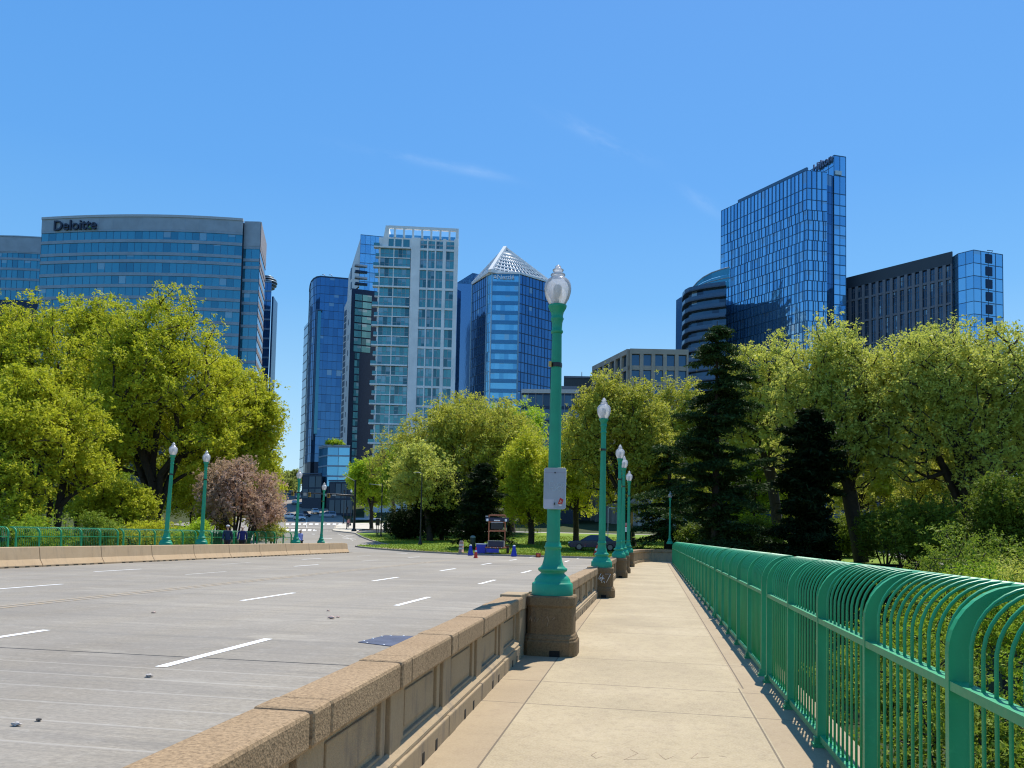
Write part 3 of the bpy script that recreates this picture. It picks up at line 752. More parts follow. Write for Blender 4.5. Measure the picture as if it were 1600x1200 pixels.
# sign on the first lamp: metal back towards the camera
sq_ = at(865.5, 762.5, 10.9); SY = LY[0] - .125
sx, sz = sq_.x - .0, sq_.z
M_ALU = plain('aluminium sign back', (.30, .34, .39), .5, .25, .08, 5)
sg = thing('sign', 'grey aluminium sign back with pale scribble and stickers, strapped to the nearest lamp', 'sign', (sx, SY, sz))
def rrect(w, h, r, n=5):
    out = []
    for cx, cy, a0 in ((w - r, h - r, 0), (-w + r, h - r, 90), (-w + r, -h + r, 180), (w - r, -h + r, 270)):
        out += [(cx + r * math.cos(R(a0 + 90 * i / n)), cy + r * math.sin(R(a0 + 90 * i / n))) for i in range(n + 1)]
    return out
def plate(poly, d0, d1):
    m = LB(); n = len(poly)
    v = [(x, d0, z) for x, z in poly] + [(x, d1, z) for x, z in poly]
    return m.add(v, [tuple(range(n)), tuple(range(2 * n - 1, n - 1, -1))] + [(i, (i + 1) % n, n + (i + 1) % n, n + i) for i in range(n)])
plate(rrect(.154, .285, .03), -.003, .003).build('plate', M_ALU, sg)
rim = rrect(.151, .282, .028) ; m = LB(); m.tube([(x, -.003, z) for x, z in rim + rim[:1]], .0035, 5); m.build('rim', plain('bright edge', (.55, .57, .58), .4), sg)
m = LB(); m.box(-.151, .151, -.0045, -.0031, .215, .222); m.build('crease', plain('dull tape', (.27, .25, .31), .6), sg)
m = LB(); m.lathe([(-.003, .011), (.003, .011)], 10); bo = m.build('bolt', M_BLACK, sg); bo.rotation_euler.x = R(90); bo.location = (0, -.006, .218)
m = LB(); m.box(-.006, .006, -.02, -.003, -.225, -.195); m.build('bolt', M_BLACK, sg)
m = plate([(-.148, -.275), (-.012, -.275), (-.012, -.15), (-.148, -.15)], -.005, -.0032); m.build('sticker', plain('blank white sticker', (.40, .41, .47), .5), sg)
m = plate([(.075, -.125), (.122, -.152), (.105, -.215), (.045, -.210)], -.005, -.0032); st = m.build('sticker', plain('red sticker', (.42, .012, .012), .45), sg); st['label'] = 'small red sticker set at a slant with a white mark'
m = plate([(.055, -.222), (.102, -.222), (.098, -.238), (.07, -.240)], -.005, -.0032); m.build('sticker', plain('pale torn sticker', (.70, .58, .55), .6), sg)
mk = LB()
mk.tube([(.085, -.0058, -.16), (.078, -.0058, -.185), (.062, -.0058, -.195)], .0035, 4); mk.tube([(.10, -.0058, -.175), (.085, -.0058, -.19), (.088, -.0058, -.205)], .0035, 4)
sub(mk, 'logo', plain('sticker white', (.75, .6, .4), .5), st)
M_CHALK = plain('pale marker scribble', (.45, .54, .58), .7)
paths = [arc(-.04, .075, .035, .02, 40, 200) + arc(-.05, .03, .03, .02, 160, 330), arc(-.01, -.005, .028, .028, 0, 360), arc(.015, .055, .02, .025, 160, 420), arc(.065, .05, .03, .03, 0, 360),
         arc(.065, 0, .03, .026, 0, 360), arc(.04, -.005, .02, .02, 0, 180), [(.11, .07), (.118, .03), (.10, .01)], arc(.115, .055, .015, .02, -60, 120), [(.10, -.02), (.105, -.045)], [(-.05, 0), (-.075, .0), (-.06, -.02)]]
strokes(paths, .0028, M_CHALK, sg, 'graffiti', lambda u, v: (u, -.0035, v))
bk = LB(); bk.box(-.09, .09, .003, .05, .15, .19); bk.box(-.09, .09, .003, .05, -.19, -.15); bk.build('bracket', M_ALU, sg)
# text helper
def text_mesh(s, size, ext, font_w=0.0, align='CENTER'):
    cu = bpy.data.curves.new('txt', 'FONT'); cu.body = s; cu.size = size; cu.extrude = ext; cu.align_x = align; cu.align_y = 'CENTER'; cu.offset = font_w; cu.resolution_u = 3
    o = bpy.data.objects.new('txt', cu); C.objects.link(o); dg = bpy.context.evaluated_depsgraph_get()
    me = bpy.data.meshes.new_from_object(o.evaluated_get(dg)); bpy.data.objects.remove(o); return me
def text_on(s, size, ext, mat, parent, loc, u, name='lettering', w=0.0, align='CENTER', slope=0.0):
    """lettering standing on a wall: u runs along the wall to the reader's right"""
    me = text_mesh(s, size, ext, w, align); me.materials.append(mat)
    o = bpy.data.objects.new(name, me); C.objects.link(o)
    u = Vector(u).normalized(); up = Vector((0, 0, 1)); nrm = u.cross(up)
    M = Matrix((u, up, nrm)).transposed().to_4x4(); M.translation = Vector(loc) - (Vector(parent.location) if parent else Vector())
    o.matrix_basis = M; o.parent = parent; return o
# small red and white sign on the last lamp
q = at(979.5, 824, LY[4] - .14)
s2 = thing('sign', 'small red and white notice on the farthest lamp of the row', 'sign', q)
plate(rrect(.19, .25, .02), -.003, .003).build('plate', M_WHITE, s2)
plate([(-.17, .01), (.17, .01), (.17, .23), (-.17, .23)], -.006, -.0035).build('red_panel', plain('sign red', (.50, .03, .04), .5), s2)
m = LB()
for z in (-.06, -.10, -.14, -.18): m.box(-.13, .13 - .04 * (z < -.12), -.006, -.0035, z - .008, z + .008)
for z in (.16, .09): m.box(-.11, .11, -.009, -.0065, z - .012, z + .012)
m.build('print_line', plain('grey print', (.45, .36, .36), .6), s2)
bk = LB(); bk.box(-.05, .05, .003, .06, -.02, .02); bk.build('bracket', M_ALU, s2)

# ------------------------------------------------------------------ roadworks kit at the end of the roadway
M_ORANGE = plain('rusty orange frame', (.42, .13, .055), .55); M_BLUE = plain('blue plastic', (.012, .035, .42), .4); M_RED = plain('cone red', (.55, .03, .02), .5)
M_NAVY = plain('navy panel', (.008, .012, .05), .35); M_TYRE = plain('tyre rubber', (.018, .018, .018), .8); M_RIM = plain('wheel rim', (.16, .17, .18), .35, .8)
M_CLAMP = plain('lamp lens white', (.8, .82, .85), .2); M_CARGREY = plain('grey metal', (.30, .32, .35), .4, .6)
def wheel(parent, x, y, z, r=.32, w=.2, ax='x'):
    m = LB(); m.lathe([(-w / 2, r * .7), (-w / 2, r * .95), (-w * .3, r), (w * .3, r), (w / 2, r * .95), (w / 2, r * .7)], 20)
    o = m.build('wheel', M_TYRE, parent); o.location = (x, y, z); o.rotation_euler = (0, R(90), 0) if ax == 'x' else (R(90), 0, 0)
    h = LB(); h.lathe([(-w / 2 - .005, r * .66), (w / 2 + .005, r * .66), (w / 2 + .015, r * .2)], 14); sub(h, 'rim', M_RIM, o)
    return o
q = hit(775, 868.0)
tr = thing('equipment_trailer', 'equipment trailer with a tall orange frame, dark panels and lamps', 'trailer', (q.x, q.y, .135 if q.y > 60.8 else 0.01), rz=R(8))
m = LB(); m.box(-.85, .85, -.5, .7, .46, .56); m.box(-1.02, -.85, -.15, .35, .5, .6); m.box(.85, 1.02, -.15, .35, .5, .6); m.box(-.04, .04, -1.4, -.5, .46, .54); m.build('chassis', M_ORANGE, tr, .01)
for s in (-1, 1):
    wheel(tr, s * .93, .1, .33, .33, .2)
    m = LB(); m.box(s * .93 - .13, s * .93 + .13, -.3, .5, .68, .72); m.build('mudguard', M_BLACK, tr, .01)
m = LB(); m.box(-.62, .62, -.45, .5, .57, 1.02); m.build('battery_box', M_NAVY, tr, .02)
m = LB(); m.box(-.66, -.62, -.5, .52, .57, 1.06); m.box(.62, .66, -.5, .52, .57, 1.06); m.box(-.66, .66, -.5, .52, 1.025, 1.06); m.build('box_trim', plain('pale trim', (.42, .42, .40), .5), tr)
for s in (-1, 1):
    m = LB(); m.box(s * .66 - .045, s * .66 + .045, .55, .64, .5, 3.15); m.build('upright', M_ORANGE, tr, .006)
for z, th in ((1.85, .06), (2.55, .05), (3.12, .07)):
    m = LB(); m.box(-.615, .615, .57, .62, z - th, z + th); m.build('crossbar', M_ORANGE, tr, .006)
m = LB(); m.box(-.5, .5, .50, .56, 1.98, 2.48); m.build('panel', M_BLACK, tr, .01)
m = LB(); m.box(-.5, .5, .46, .56, 2.51, 2.57); m.build('panel_rail', plain('grey rail', (.4, .42, .45), .5), tr)
m = LB(); m.box(-.95, .95, .42, .54, 2.62, 2.92); m.build('lamp_bar', M_NAVY, tr, .02)
for s in (-.78, .72):
    m = LB(); m.box(s - .09, s + .09, .36, .42, 2.62, 2.82); m.build('work_lamp', M_CLAMP, tr, .01)
m = LB(); m.box(-.95, -.72, .44, .50, 3.0, 3.05); m.box(-.25, .25, .40, .43, 2.64, 2.74); m.build('label_plate', M_WHITE, tr)
for k in range(4):
    m = LB(); m.lathe([(0, .035), (.03, .03)], 8); o = m.build('reflector', M_CLAMP, tr); o.location = (-.45 + .3 * k, -.5, .51); o.rotation_euler.x = R(90)
m = LB(); m.box(-.75, .25, -.62, -.50, .1, .42); m.build('skirt_panel', M_BLUE, tr, .01)
def gz(q): return .138 if q.y > 60.9 and q.y > 0 else .004
def cone(px, py, hpx, mat, label, kind, band=None, tilt=0):
    q = hit(px, py); z = P(q.y) + .006; H = hpx * depth(q) / F
    t_ = thing('traffic_cone', label, 'traffic cone', (q.x, q.y, z)); t_.rotation_euler.y = tilt
    m = LB(); m.box(-.19 * H, .19 * H, -.19 * H, .19 * H, 0, .05 * H); m.build('foot', mat, t_, .01)
    m = LB()
    if kind == 'fat': m.lathe([(.05 * H, .26 * H), (.12 * H, .26 * H), (.55 * H, .17 * H), (.80 * H, .13 * H), (.86 * H, .14 * H), (.9 * H, .12 * H)], 18)
    else: m.lathe([(.05 * H, .17 * H), (.96 * H, .05 * H), (H, .04 * H)], 16)
    m.build('body', mat, t_)
    if kind == 'fat':
        m = LB(); m.lathe([(.9 * H, .115 * H), (.95 * H, .12 * H), (.99 * H, .09 * H), (H, .03 * H)], 16); m.build('top', M_WHITE, t_)
    if band:
        m = LB(); m.lathe([(.55 * H, .112 * H), (.72 * H, .09 * H)], 16); m.build('band', M_WHITE, t_)
    return t_
cone(735, 868.2, 17, M_BLUE, 'blue barrel-like traffic cone with a white top left of the trailer', 'fat')
cone(803, 869.8, 18, M_BLUE, 'blue barrel-like traffic cone with a white top right of the trailer', 'fat')
cone(743.3, 872, 17, M_RED, 'red traffic cone with a white band in front of the blue bin', 'thin', True)
cone(928.5, 871, 20, M_RED, 'leaning red and white traffic cone behind the second lamp', 'thin', True, R(14))
q = hit(752.5, 867.5); s = depth(q) / F
t_ = thing('bin', 'blue plastic bin with a white rim between the red cone and the trailer', 'bin', (q.x, q.y, P(q.y) + .14))
m = LB(); m.prism([(-7 * s, -5 * s), (7 * s, -5 * s), (7 * s, 5 * s), (-7 * s, 5 * s)], 0, 14 * s, top=[(-8 * s, -6 * s), (8 * s, -6 * s), (8 * s, 6 * s), (-8 * s, 6 * s)]); m.build('tub', M_BLUE, t_, .02)
m = LB(); m.box(-8.6 * s, 8.6 * s, -6.6 * s, 6.6 * s, 14 * s, 15.6 * s); m.build('rim', plain('bin rim', (.45, .52, .62), .5), t_, .01)
q = hit(738.5, 861.5)
t_ = thing('trash_can', 'dark green trash can standing on the grass behind the blue cone', 'trash can', (q.x, q.y, P(q.y) + .13)); s = depth(q) / F
m = LB(); m.lathe([(0, 3.6 * s), (.5 * s, 4 * s), (18 * s, 4.2 * s), (19 * s, 3.9 * s)], 18); m.build('body', plain('dark green steel', (.012, .03, .02), .5), t_)
m = LB(); m.lathe([(19 * s, 4.4 * s), (20 * s, 4.5 * s), (22 * s, 3 * s), (22.6 * s, .6 * s)], 18); m.build('lid', plain('lid grey', (.18, .22, .2), .4), t_)
q = hit(720.5, 866.5); s = depth(q) / F
t_ = thing('traffic_barrel', 'faded orange and white striped traffic barrel at the kerb', 'traffic barrel', (q.x, q.y, P(q.y) + .14))
m = LB(); m.lathe([(0, 4.8 * s), (1 * s, 4.8 * s), (1.2 * s, 4 * s), (17 * s, 3.4 * s), (17.8 * s, 3.0 * s)], 18); m.build('drum', plain('faded orange', (.42, .22, .16), .6), t_)
m = LB(); m.lathe([(5.5 * s, 3.92 * s), (8.2 * s, 3.82 * s)], 18); m.lathe([(11 * s, 3.75 * s), (13.8 * s, 3.66 * s)], 18); m.build('reflective_band', plain('grubby white', (.62, .55, .50), .6), t_)
m = LB(); m.box(-2.4 * s, 2.4 * s, -.6 * s, .6 * s, 17.8 * s, 19 * s); m.build('handle', plain('grubby white', (.6, .5, .5), .6), t_)
q = hit(841, 871); s = depth(q) / F
t_ = thing('crate', 'small square orange-red box with a dark frame left on the road edge', 'box', (q.x, q.y, P(q.y) + .004))
m = LB(); m.box(-3.6 * s, 3.6 * s, -3 * s, 3 * s, 0, 6.8 * s); m.build('body', plain('dark red crate', (.25, .02, .012), .5), t_, .02)
m = LB(); m.lathe([(0, 2.2 * s), (.3 * s, 2 * s)], 16); o = m.build('lens', plain('orange lens', (.75, .12, .03), .3), t_); o.location = (.3 * s, -3 * s, 3.4 * s); o.rotation_euler.x = R(90)

# ------------------------------------------------------------------ cars
M_CGLASS = plain('car window glass', (.012, .018, .025), .06, 0, .05, spec=.9)
M_HEAD = plain('headlight lens', (.75, .78, .8), .15); M_TAIL = plain('tail light', (.45, .01, .01), .25)
def car(label, loc, rz, col, kind='suv', group='cars in the street', s=1.0):
    mat = plain('car paint %.2f %.2f %.2f' % col, col, .28, .2, .04, coat=.6)
    t_ = thing('parked_car', label, 'car', loc, group, rz); t_.scale = (s,) * 3
    L, Wd = (4.7, 1.86)
    if kind == 'suv': roof, cab, belt = 1.70, [(-2.22, .98), (-2.05, 1.62), (-1.8, 1.70), (.35, 1.70), (.55, 1.66), (1.18, 1.02)], 1.0
    elif kind == 'van': roof, cab, belt = 2.3, [(-2.32, 1.0), (-2.28, 2.2), (-2.1, 2.3), (1.0, 2.3), (1.3, 2.2), (1.95, 1.1)], 1.05
    else: roof, cab, belt = 1.45, [(-1.75, .92), (-1.05, 1.40), (-.8, 1.45), (.25, 1.45), (.45, 1.40), (1.25, .92)], .92
    low = [(-2.35, .45), (-2.3, .32), (2.25, .28), (2.35, .42), (2.36, .66), (2.2, .84), (1.2, belt), (-2.2, belt + .03), (-2.34, .85)]
    m = LB(); n = len(low); v = []
    for y, k in ((-Wd / 2, .96), (-Wd / 2 * .97, 1.0), (Wd / 2 * .97, 1.0), (Wd / 2, .96)):
        v += [(x * k if abs(x) > 2 else x, y, .6 + (z - .6) * (k if k == 1 else .86)) for x, z in low]
    f = [tuple(range(n)), tuple(reversed(range(3 * n, 4 * n)))] + [(i * n + a, i * n + (a + 1) % n, i * n + n + (a + 1) % n, i * n + n + a) for i in range(3) for a in range(n)]
    m.add(v, f); m.build('body', mat, t_, .04)
    def loft(pts, y0, y1, zb, zt):
        v = []
        for sgn in (-1, 1):
            for x, z in pts: v.append((x, sgn * (y0 + (y1 - y0) * (z - zb) / (zt - zb)), z))
        n = len(pts); mm = LB()
        return mm.add(v, [tuple(range(n)), tuple(reversed(range(n, 2 * n)))] + [(a, (a + 1) % n, n + (a + 1) % n, n + a) for a in range(n)])
    loft(cab, .88, .66, belt, roof).build('cabin', mat, t_, .03)
    # windows: side panes, windscreen, rear window
    def ins(pts, d): cx = sum(p[0] for p in pts) / len(pts); cz = sum(p[1] for p in pts) / len(pts); return [(cx + (x - cx) * d, cz + (z - cz) * d) for x, z in pts]
    zt = roof - .09; xf0, xf1 = cab[-1][0] - .12, cab[-2][0] - .05; xb0, xb1 = cab[0][0] + .12, cab[1][0] + .05
    for sgn in (-1, 1):
        for (a0, a1, b0, b1) in ((xb0, xb1, -.45, -.45), (-.38, -.38, xf0, xf1)):
            m = LB()
            def yy(z): return sgn * (.88 + (.66 - .88) * (z - belt) / (roof - belt) + .012)
            m.quad((a0, yy(belt + .04), belt + .04), (b0, yy(belt + .04), belt + .04), (b1, yy(zt), zt), (a1, yy(zt), zt)); m.build('window', M_CGLASS, t_)
    for (x0, z0), (x1, z1), nm, dx in ((cab[-1], cab[-2], 'windscreen', .02), (cab[0], cab[1], 'rear_window', -.02)):
        m = LB(); a = .1; b = .88
        p0 = (x0 + (x1 - x0) * a + dx, z0 + (z1 - z0) * a); p1 = (x0 + (x1 - x0) * b + dx, z0 + (z1 - z0) * b)
        m.quad((p0[0], -.78, p0[1]), (p0[0], .78, p0[1]), (p1[0], .62, p1[1]), (p1[0], -.62, p1[1])); m.build(nm, M_CGLASS, t_)
    for x in (-1.4, 1.42):
        for sgn in (-1, 1): wheel(t_, x, sgn * .82, .34, .34, .22, 'y')
    for sgn in (-1, 1):
        m = LB(); m.box(2.28, 2.37, sgn * .68 - .17, sgn * .68 + .17, .62, .76); m.build('headlight', M_HEAD, t_, .02)
        m = LB(); m.box(-2.36, -2.30, sgn * .74 - .13, sgn * .74 + .13, .75, .92); m.build('tail_light', M_TAIL, t_, .02)
    m = LB(); m.box(2.30, 2.375, -.45, .45, .40, .60); m.build('grille', M_BLACK, t_, .01)
    return t_
def car_px(px, py, *a, face='cam', **k):
    q = hit(px, py)
    d = Vector((-q.x, -q.y)); ang = math.atan2(d.y, d.x)
    rz = ang + {'cam': 0, 'away': math.pi, 'right': math.pi / 2, 'left': -math.pi / 2}[face] + k.pop('turn', 0)
    return car(a[0], (q.x, q.y, P(q.y) + .006), rz, *a[1:], **k)
WH, SB, NV, RD, GY, BK = (.74, .75, .76), (.22, .30, .42), (.02, .035, .08), (.35, .02, .02), (.28, .29, .31), (.015, .016, .018)
car_px(492.5, 803, 'white pickup facing the camera in the middle of the far street', WH, 'suv', face='cam', turn=.15)
car_px(512, 808.5, 'silver-blue SUV seen side on, crossing the far junction', SB, 'suv', face='left')
car_px(474.5, 808, 'dark blue SUV turning at the junction, left of the white pickup', NV, 'suv', face='cam', turn=.6)
car_px(451, 810.5, 'white car beside the pink blossom tree at the junction', WH, 'sedan', face='left')
car_px(468, 813, 'white car with a dark lower front behind the far lamp', WH, 'suv', face='cam', turn=.3)
car_px(470, 791, 'pale car waiting in the left lane beyond the junction', GY, 'sedan', face='cam')
car_px(460, 788, 'white car in the left lane farther up the street', WH, 'sedan', face='cam')
car_px(480, 785, 'dark car in the middle lane farther up the street', BK, 'suv', face='cam')
car_px(499, 783, 'red car parked by the right side farther up the street', RD, 'sedan', face='away')
car_px(491, 779, 'grey car small in the middle of the far street', GY, 'suv', face='away')
car_px(466, 779, 'white van small in the left lane far up the street', WH, 'van', face='cam')
car_px(455, 773, 'tiny white car at the top left of the far street', WH, 'suv', face='cam')
car_px(473, 772, 'tiny dark car at the top of the far street', NV, 'sedan', face='cam')
q = at(928, 861, 74)
car('dark blue car parked on the far lawn, half hidden behind the second lamp', (q.x, q.y, P(q.y) + .13), R(188), (.01, .015, .06), 'sedan', 'cars in the street', 1.0)

# ------------------------------------------------------------------ poles, signals and kit at the junction
def pole(name, px, py0, py1, w, label, cat, mat=M_BLACK, group=None, base=None):
    q = hit(px, py1); D = depth(q); s = D / F; H = (py1 - py0) * s; z = P(q.y) + .1
    t_ = thing(name, label, cat, (q.x, q.y, z), group)
    m = LB(); m.lathe([(0, w * s * .5), (H, w * s * .36)], 10); m.build('pole', mat, t_)
    m = LB(); m.lathe([(0, w * s * 1.0), (.02 * H, w * s * 1.0), (.06 * H, w * s * .52)], 12); m.build('base', mat, t_)
    return t_, s, H, D, q
t_, s, H, D, q = pole('traffic_signal', 553, 751, 831.5, 4.2, 'black mast-arm traffic signal reaching across the street from its pole on the corner', 'traffic signal')
a0 = Vector((0, 0, (831.5 - 776) * s)); end = at(437, 768.5, D + 4) - Vector(t_.location)
m = LB(); m.tube([a0, a0.lerp(end, .5) + Vector((0, 0, .1)), end], [1.5 * s, 1.2 * s, .9 * s], 8); m.build('mast_arm', M_BLACK, t_)
m = LB(); top = Vector((0, 0, H - 2 * s)); tip = at(530, 746, D) - Vector(t_.location); m.tube([top, top.lerp(tip, .5) + Vector((0, 0, .35)), tip], .45 * s, 6); m.build('light_arm', plain('galvanised arm', (.42, .44, .46), .4), t_)
M_SIG = plain('signal yellow', (.38, .25, .035), .5)
def on_arm(px): f = (553 - px) / (553 - 437); return a0.lerp(end, f)
for px in (458.5, 484.5, 514):
    c = on_arm(px); m = LB(); m.box(c.x - 1.7 * s, c.x + 1.7 * s, c.y - .3, c.y + .1, c.z - 5.2 * s, c.z + 1.6 * s); b = m.build('signal_head', M_SIG, t_, .03)
    l_ = LB()
    for k in range(3): l_.lathe([(0, .9 * s), (.08, .8 * s)], 10, (c.x, c.y, c.z - 3.6 * s + 1.9 * s * k))
    m2 = LB()
    for k in range(3): m2.box(c.x - .8 * s, c.x + .8 * s, c.y - .36, c.y - .302, c.z - 4.4 * s + 2 * s * k, c.z - 2.8 * s + 2 * s * k)
    sub(m2, 'lens', M_BLACK, b)
for px, w, h in ((477.5, 2.6, 3), (509.5, 1.3, 2.4), (522, 3.2, 1.5)):
    c = on_arm(px); m = LB(); m.box(c.x - w * s, c.x + w * s, c.y - .16, c.y - .1, c.z - h * 1.3 * s, c.z + h * .3 * s); m.build('hanging_sign', plain('grey sign', (.40, .40, .38), .6), t_)
t_, s, H, D, q = pole('utility_pole', 595, 757, 840.5, 2.2, 'thin black pole with dark boxes on the lawn corner', 'pole')
m = LB(); m.box(-8.5 * s, -3.2 * s, -.2, .2, 18 * s, 29 * s); m.build('control_box', M_BLACK, t_, .02)
m = LB(); m.box(-5.2 * s, -4.4 * s, -.06, .06, 0, 18 * s); m.box(-8 * s, -7.4 * s, -.06, .06, 0, 18 * s); m.build('box_leg', M_BLACK, t_)
m = LB(); m.tube([(0, 0, H * .97), (-24 * s, .5, H)], .35 * s, 6); m.build('light_arm', M_CARGREY, t_)
t_, s, H, D, q = pole('lamp_post', 656.5, 741, 853.5, 2.4, 'thin dark lamp post on the lawn beside the pale yellow tree', 'lamp post')
m = LB(); m.lathe([(0, 3.4 * s), (4 * s, 3.2 * s), (8 * s, 1.6 * s), (14 * s, 1.4 * s)], 10); m.build('foot', M_BLACK, t_)
m = LB(); m.tube([(0, 0, H), (-6 * s, 0, H + 1.5 * s), (-14 * s, 0, H + 1 * s)], .4 * s, 6); m.build('light_arm', M_CARGREY, t_)
M_SPIRE = plain('small lamp white', (.78, .8, .8), .4)
for px, p0, p1, lb in ((578, 781, 819.5, 'small black lamp with a white pear-shaped globe beside the concrete column'), (541.5, 797, 828, 'short black pedestrian-signal post at the plaza kerb'), (547.5, 770, 822, 'small lamp with white globes left of the mast-arm pole'), (536.5, 770, 818, 'small lamp with a white globe left of the short signal post')):
    t_, s, H, D, q = pole('lamp_post', px, p0, p1, 1.3, lb, 'lamp post', group='small posts on the corner plaza')
    m = LB(); m.lathe([(H, 1.1 * s), (H + 2 * s, 1.7 * s), (H + 4 * s, 1.2 * s), (H + 5.6 * s, .1 * s)], 10); m.build('globe', M_SPIRE if 'signal' not in lb else M_BLACK, t_)
q = hit(602, 830.5); s = depth(q) / F
t_ = thing('trash_can', 'black cylindrical trash can on the far corner of the lawn', 'trash can', (q.x, q.y, P(q.y) + .12))
m = LB(); m.lathe([(0, 3 * s), (11.5 * s, 3.3 * s), (12.5 * s, 2.6 * s)], 14); m.build('body', M_BLACK, t_); m = LB(); m.lathe([(12.3 * s, 2.9 * s), (13.6 * s, 1.2 * s)], 14); m.build('lid', M_BLACK, t_)
# flared concrete column with pool
q = hit(573.5, 813.5); D = depth(q); s = D / F
t_ = thing('concrete_column', 'tall flared grey concrete column standing in a round stone basin on the plaza', 'sculpture', (q.x, q.y, P(q.y) + .13))
M_CONC = plain('board marked concrete', (.36, .34, .31), .9, scale=1.5)
m = LB(); m.lathe([(0, 4.2 * s), (12 * s, 4.2 * s), (26 * s, 5 * s), (38 * s, 5.6 * s), (45 * s, 7.8 * s), (51 * s, 8.2 * s)], 14, sm=False); m.build('shaft', M_CONC, t_)
m = LB(); m.lathe([(0, 22 * s), (3 * s, 22 * s), (3.2 * s, 19 * s)], 30); m.build('basin', plain('basin stone', (.30, .36, .42), .7), t_)
m = LB(); m.lathe([(51 * s, 8.5 * s), (52.5 * s, 8.5 * s)], 14); m.build('top_rim', plain('pale cap', (.55, .55, .52), .8), t_)
# thin grey street light and orange signal behind the lamps
t_, s, H, D, q = pole('street_light', 949.5, 796, 862, 1.5, 'thin pale grey street light between the second and third lamps', 'street light', plain('pale grey pole', (.5, .52, .5), .5))
m = LB(); m.tube([(0, 0, H), (1.5 * s, 0, H + 1 * s), (8 * s, 0, H + 1 * s)], .7 * s, 6); m.box(5 * s, 11 * s, -.1, .1, H + .2 * s, H + 1.6 * s); m.build('light_arm', plain('pale grey pole', (.5, .5, .5), .5), t_)
t_, s, H, D, q = pole('traffic_signal', 986.5, 800, 858, 1.2, 'small orange-yellow traffic signal just right of the farthest lamp', 'traffic signal', plain('signal pole orange', (.30, .17, .03), .5))
m = LB(); m.box(-1.8 * s, 1.8 * s, -.15, .15, H - 21 * s, H - 2 * s); m.build('signal_head', plain('signal orange', (.50, .24, .03), .5), t_, .02)

# ------------------------------------------------------------------ people
M_SKIN = plain('skin', (.42, .25, .17), .55)
def skinned(name, verts, edges, radii, mat, parent, root=0):
    me = bpy.data.meshes.new(name); me.from_pydata(verts, edges, []); o = bpy.data.objects.new(name, me); C.objects.link(o)
    sk = o.modifiers.new('s', 'SKIN'); sk.branch_smoothing = .6
    for i, r in enumerate(radii): 
        rr = r if isinstance(r, tuple) else (r, r); me.skin_vertices[0].data[i].radius = rr
    me.skin_vertices[0].data[root].use_root = True
    ss = o.modifiers.new('d', 'SUBSURF'); ss.levels = 2; ss.render_levels = 2
    dg = bpy.context.evaluated_depsgraph_get(); me2 = bpy.data.meshes.new_from_object(o.evaluated_get(dg)); bpy.data.objects.remove(o)
    me2.materials.clear(); me2.materials.append(mat); me2.polygons.foreach_set('use_smooth', [True] * len(me2.polygons))
    o = bpy.data.objects.new(name, me2); C.objects.link(o); o.parent = parent; return o
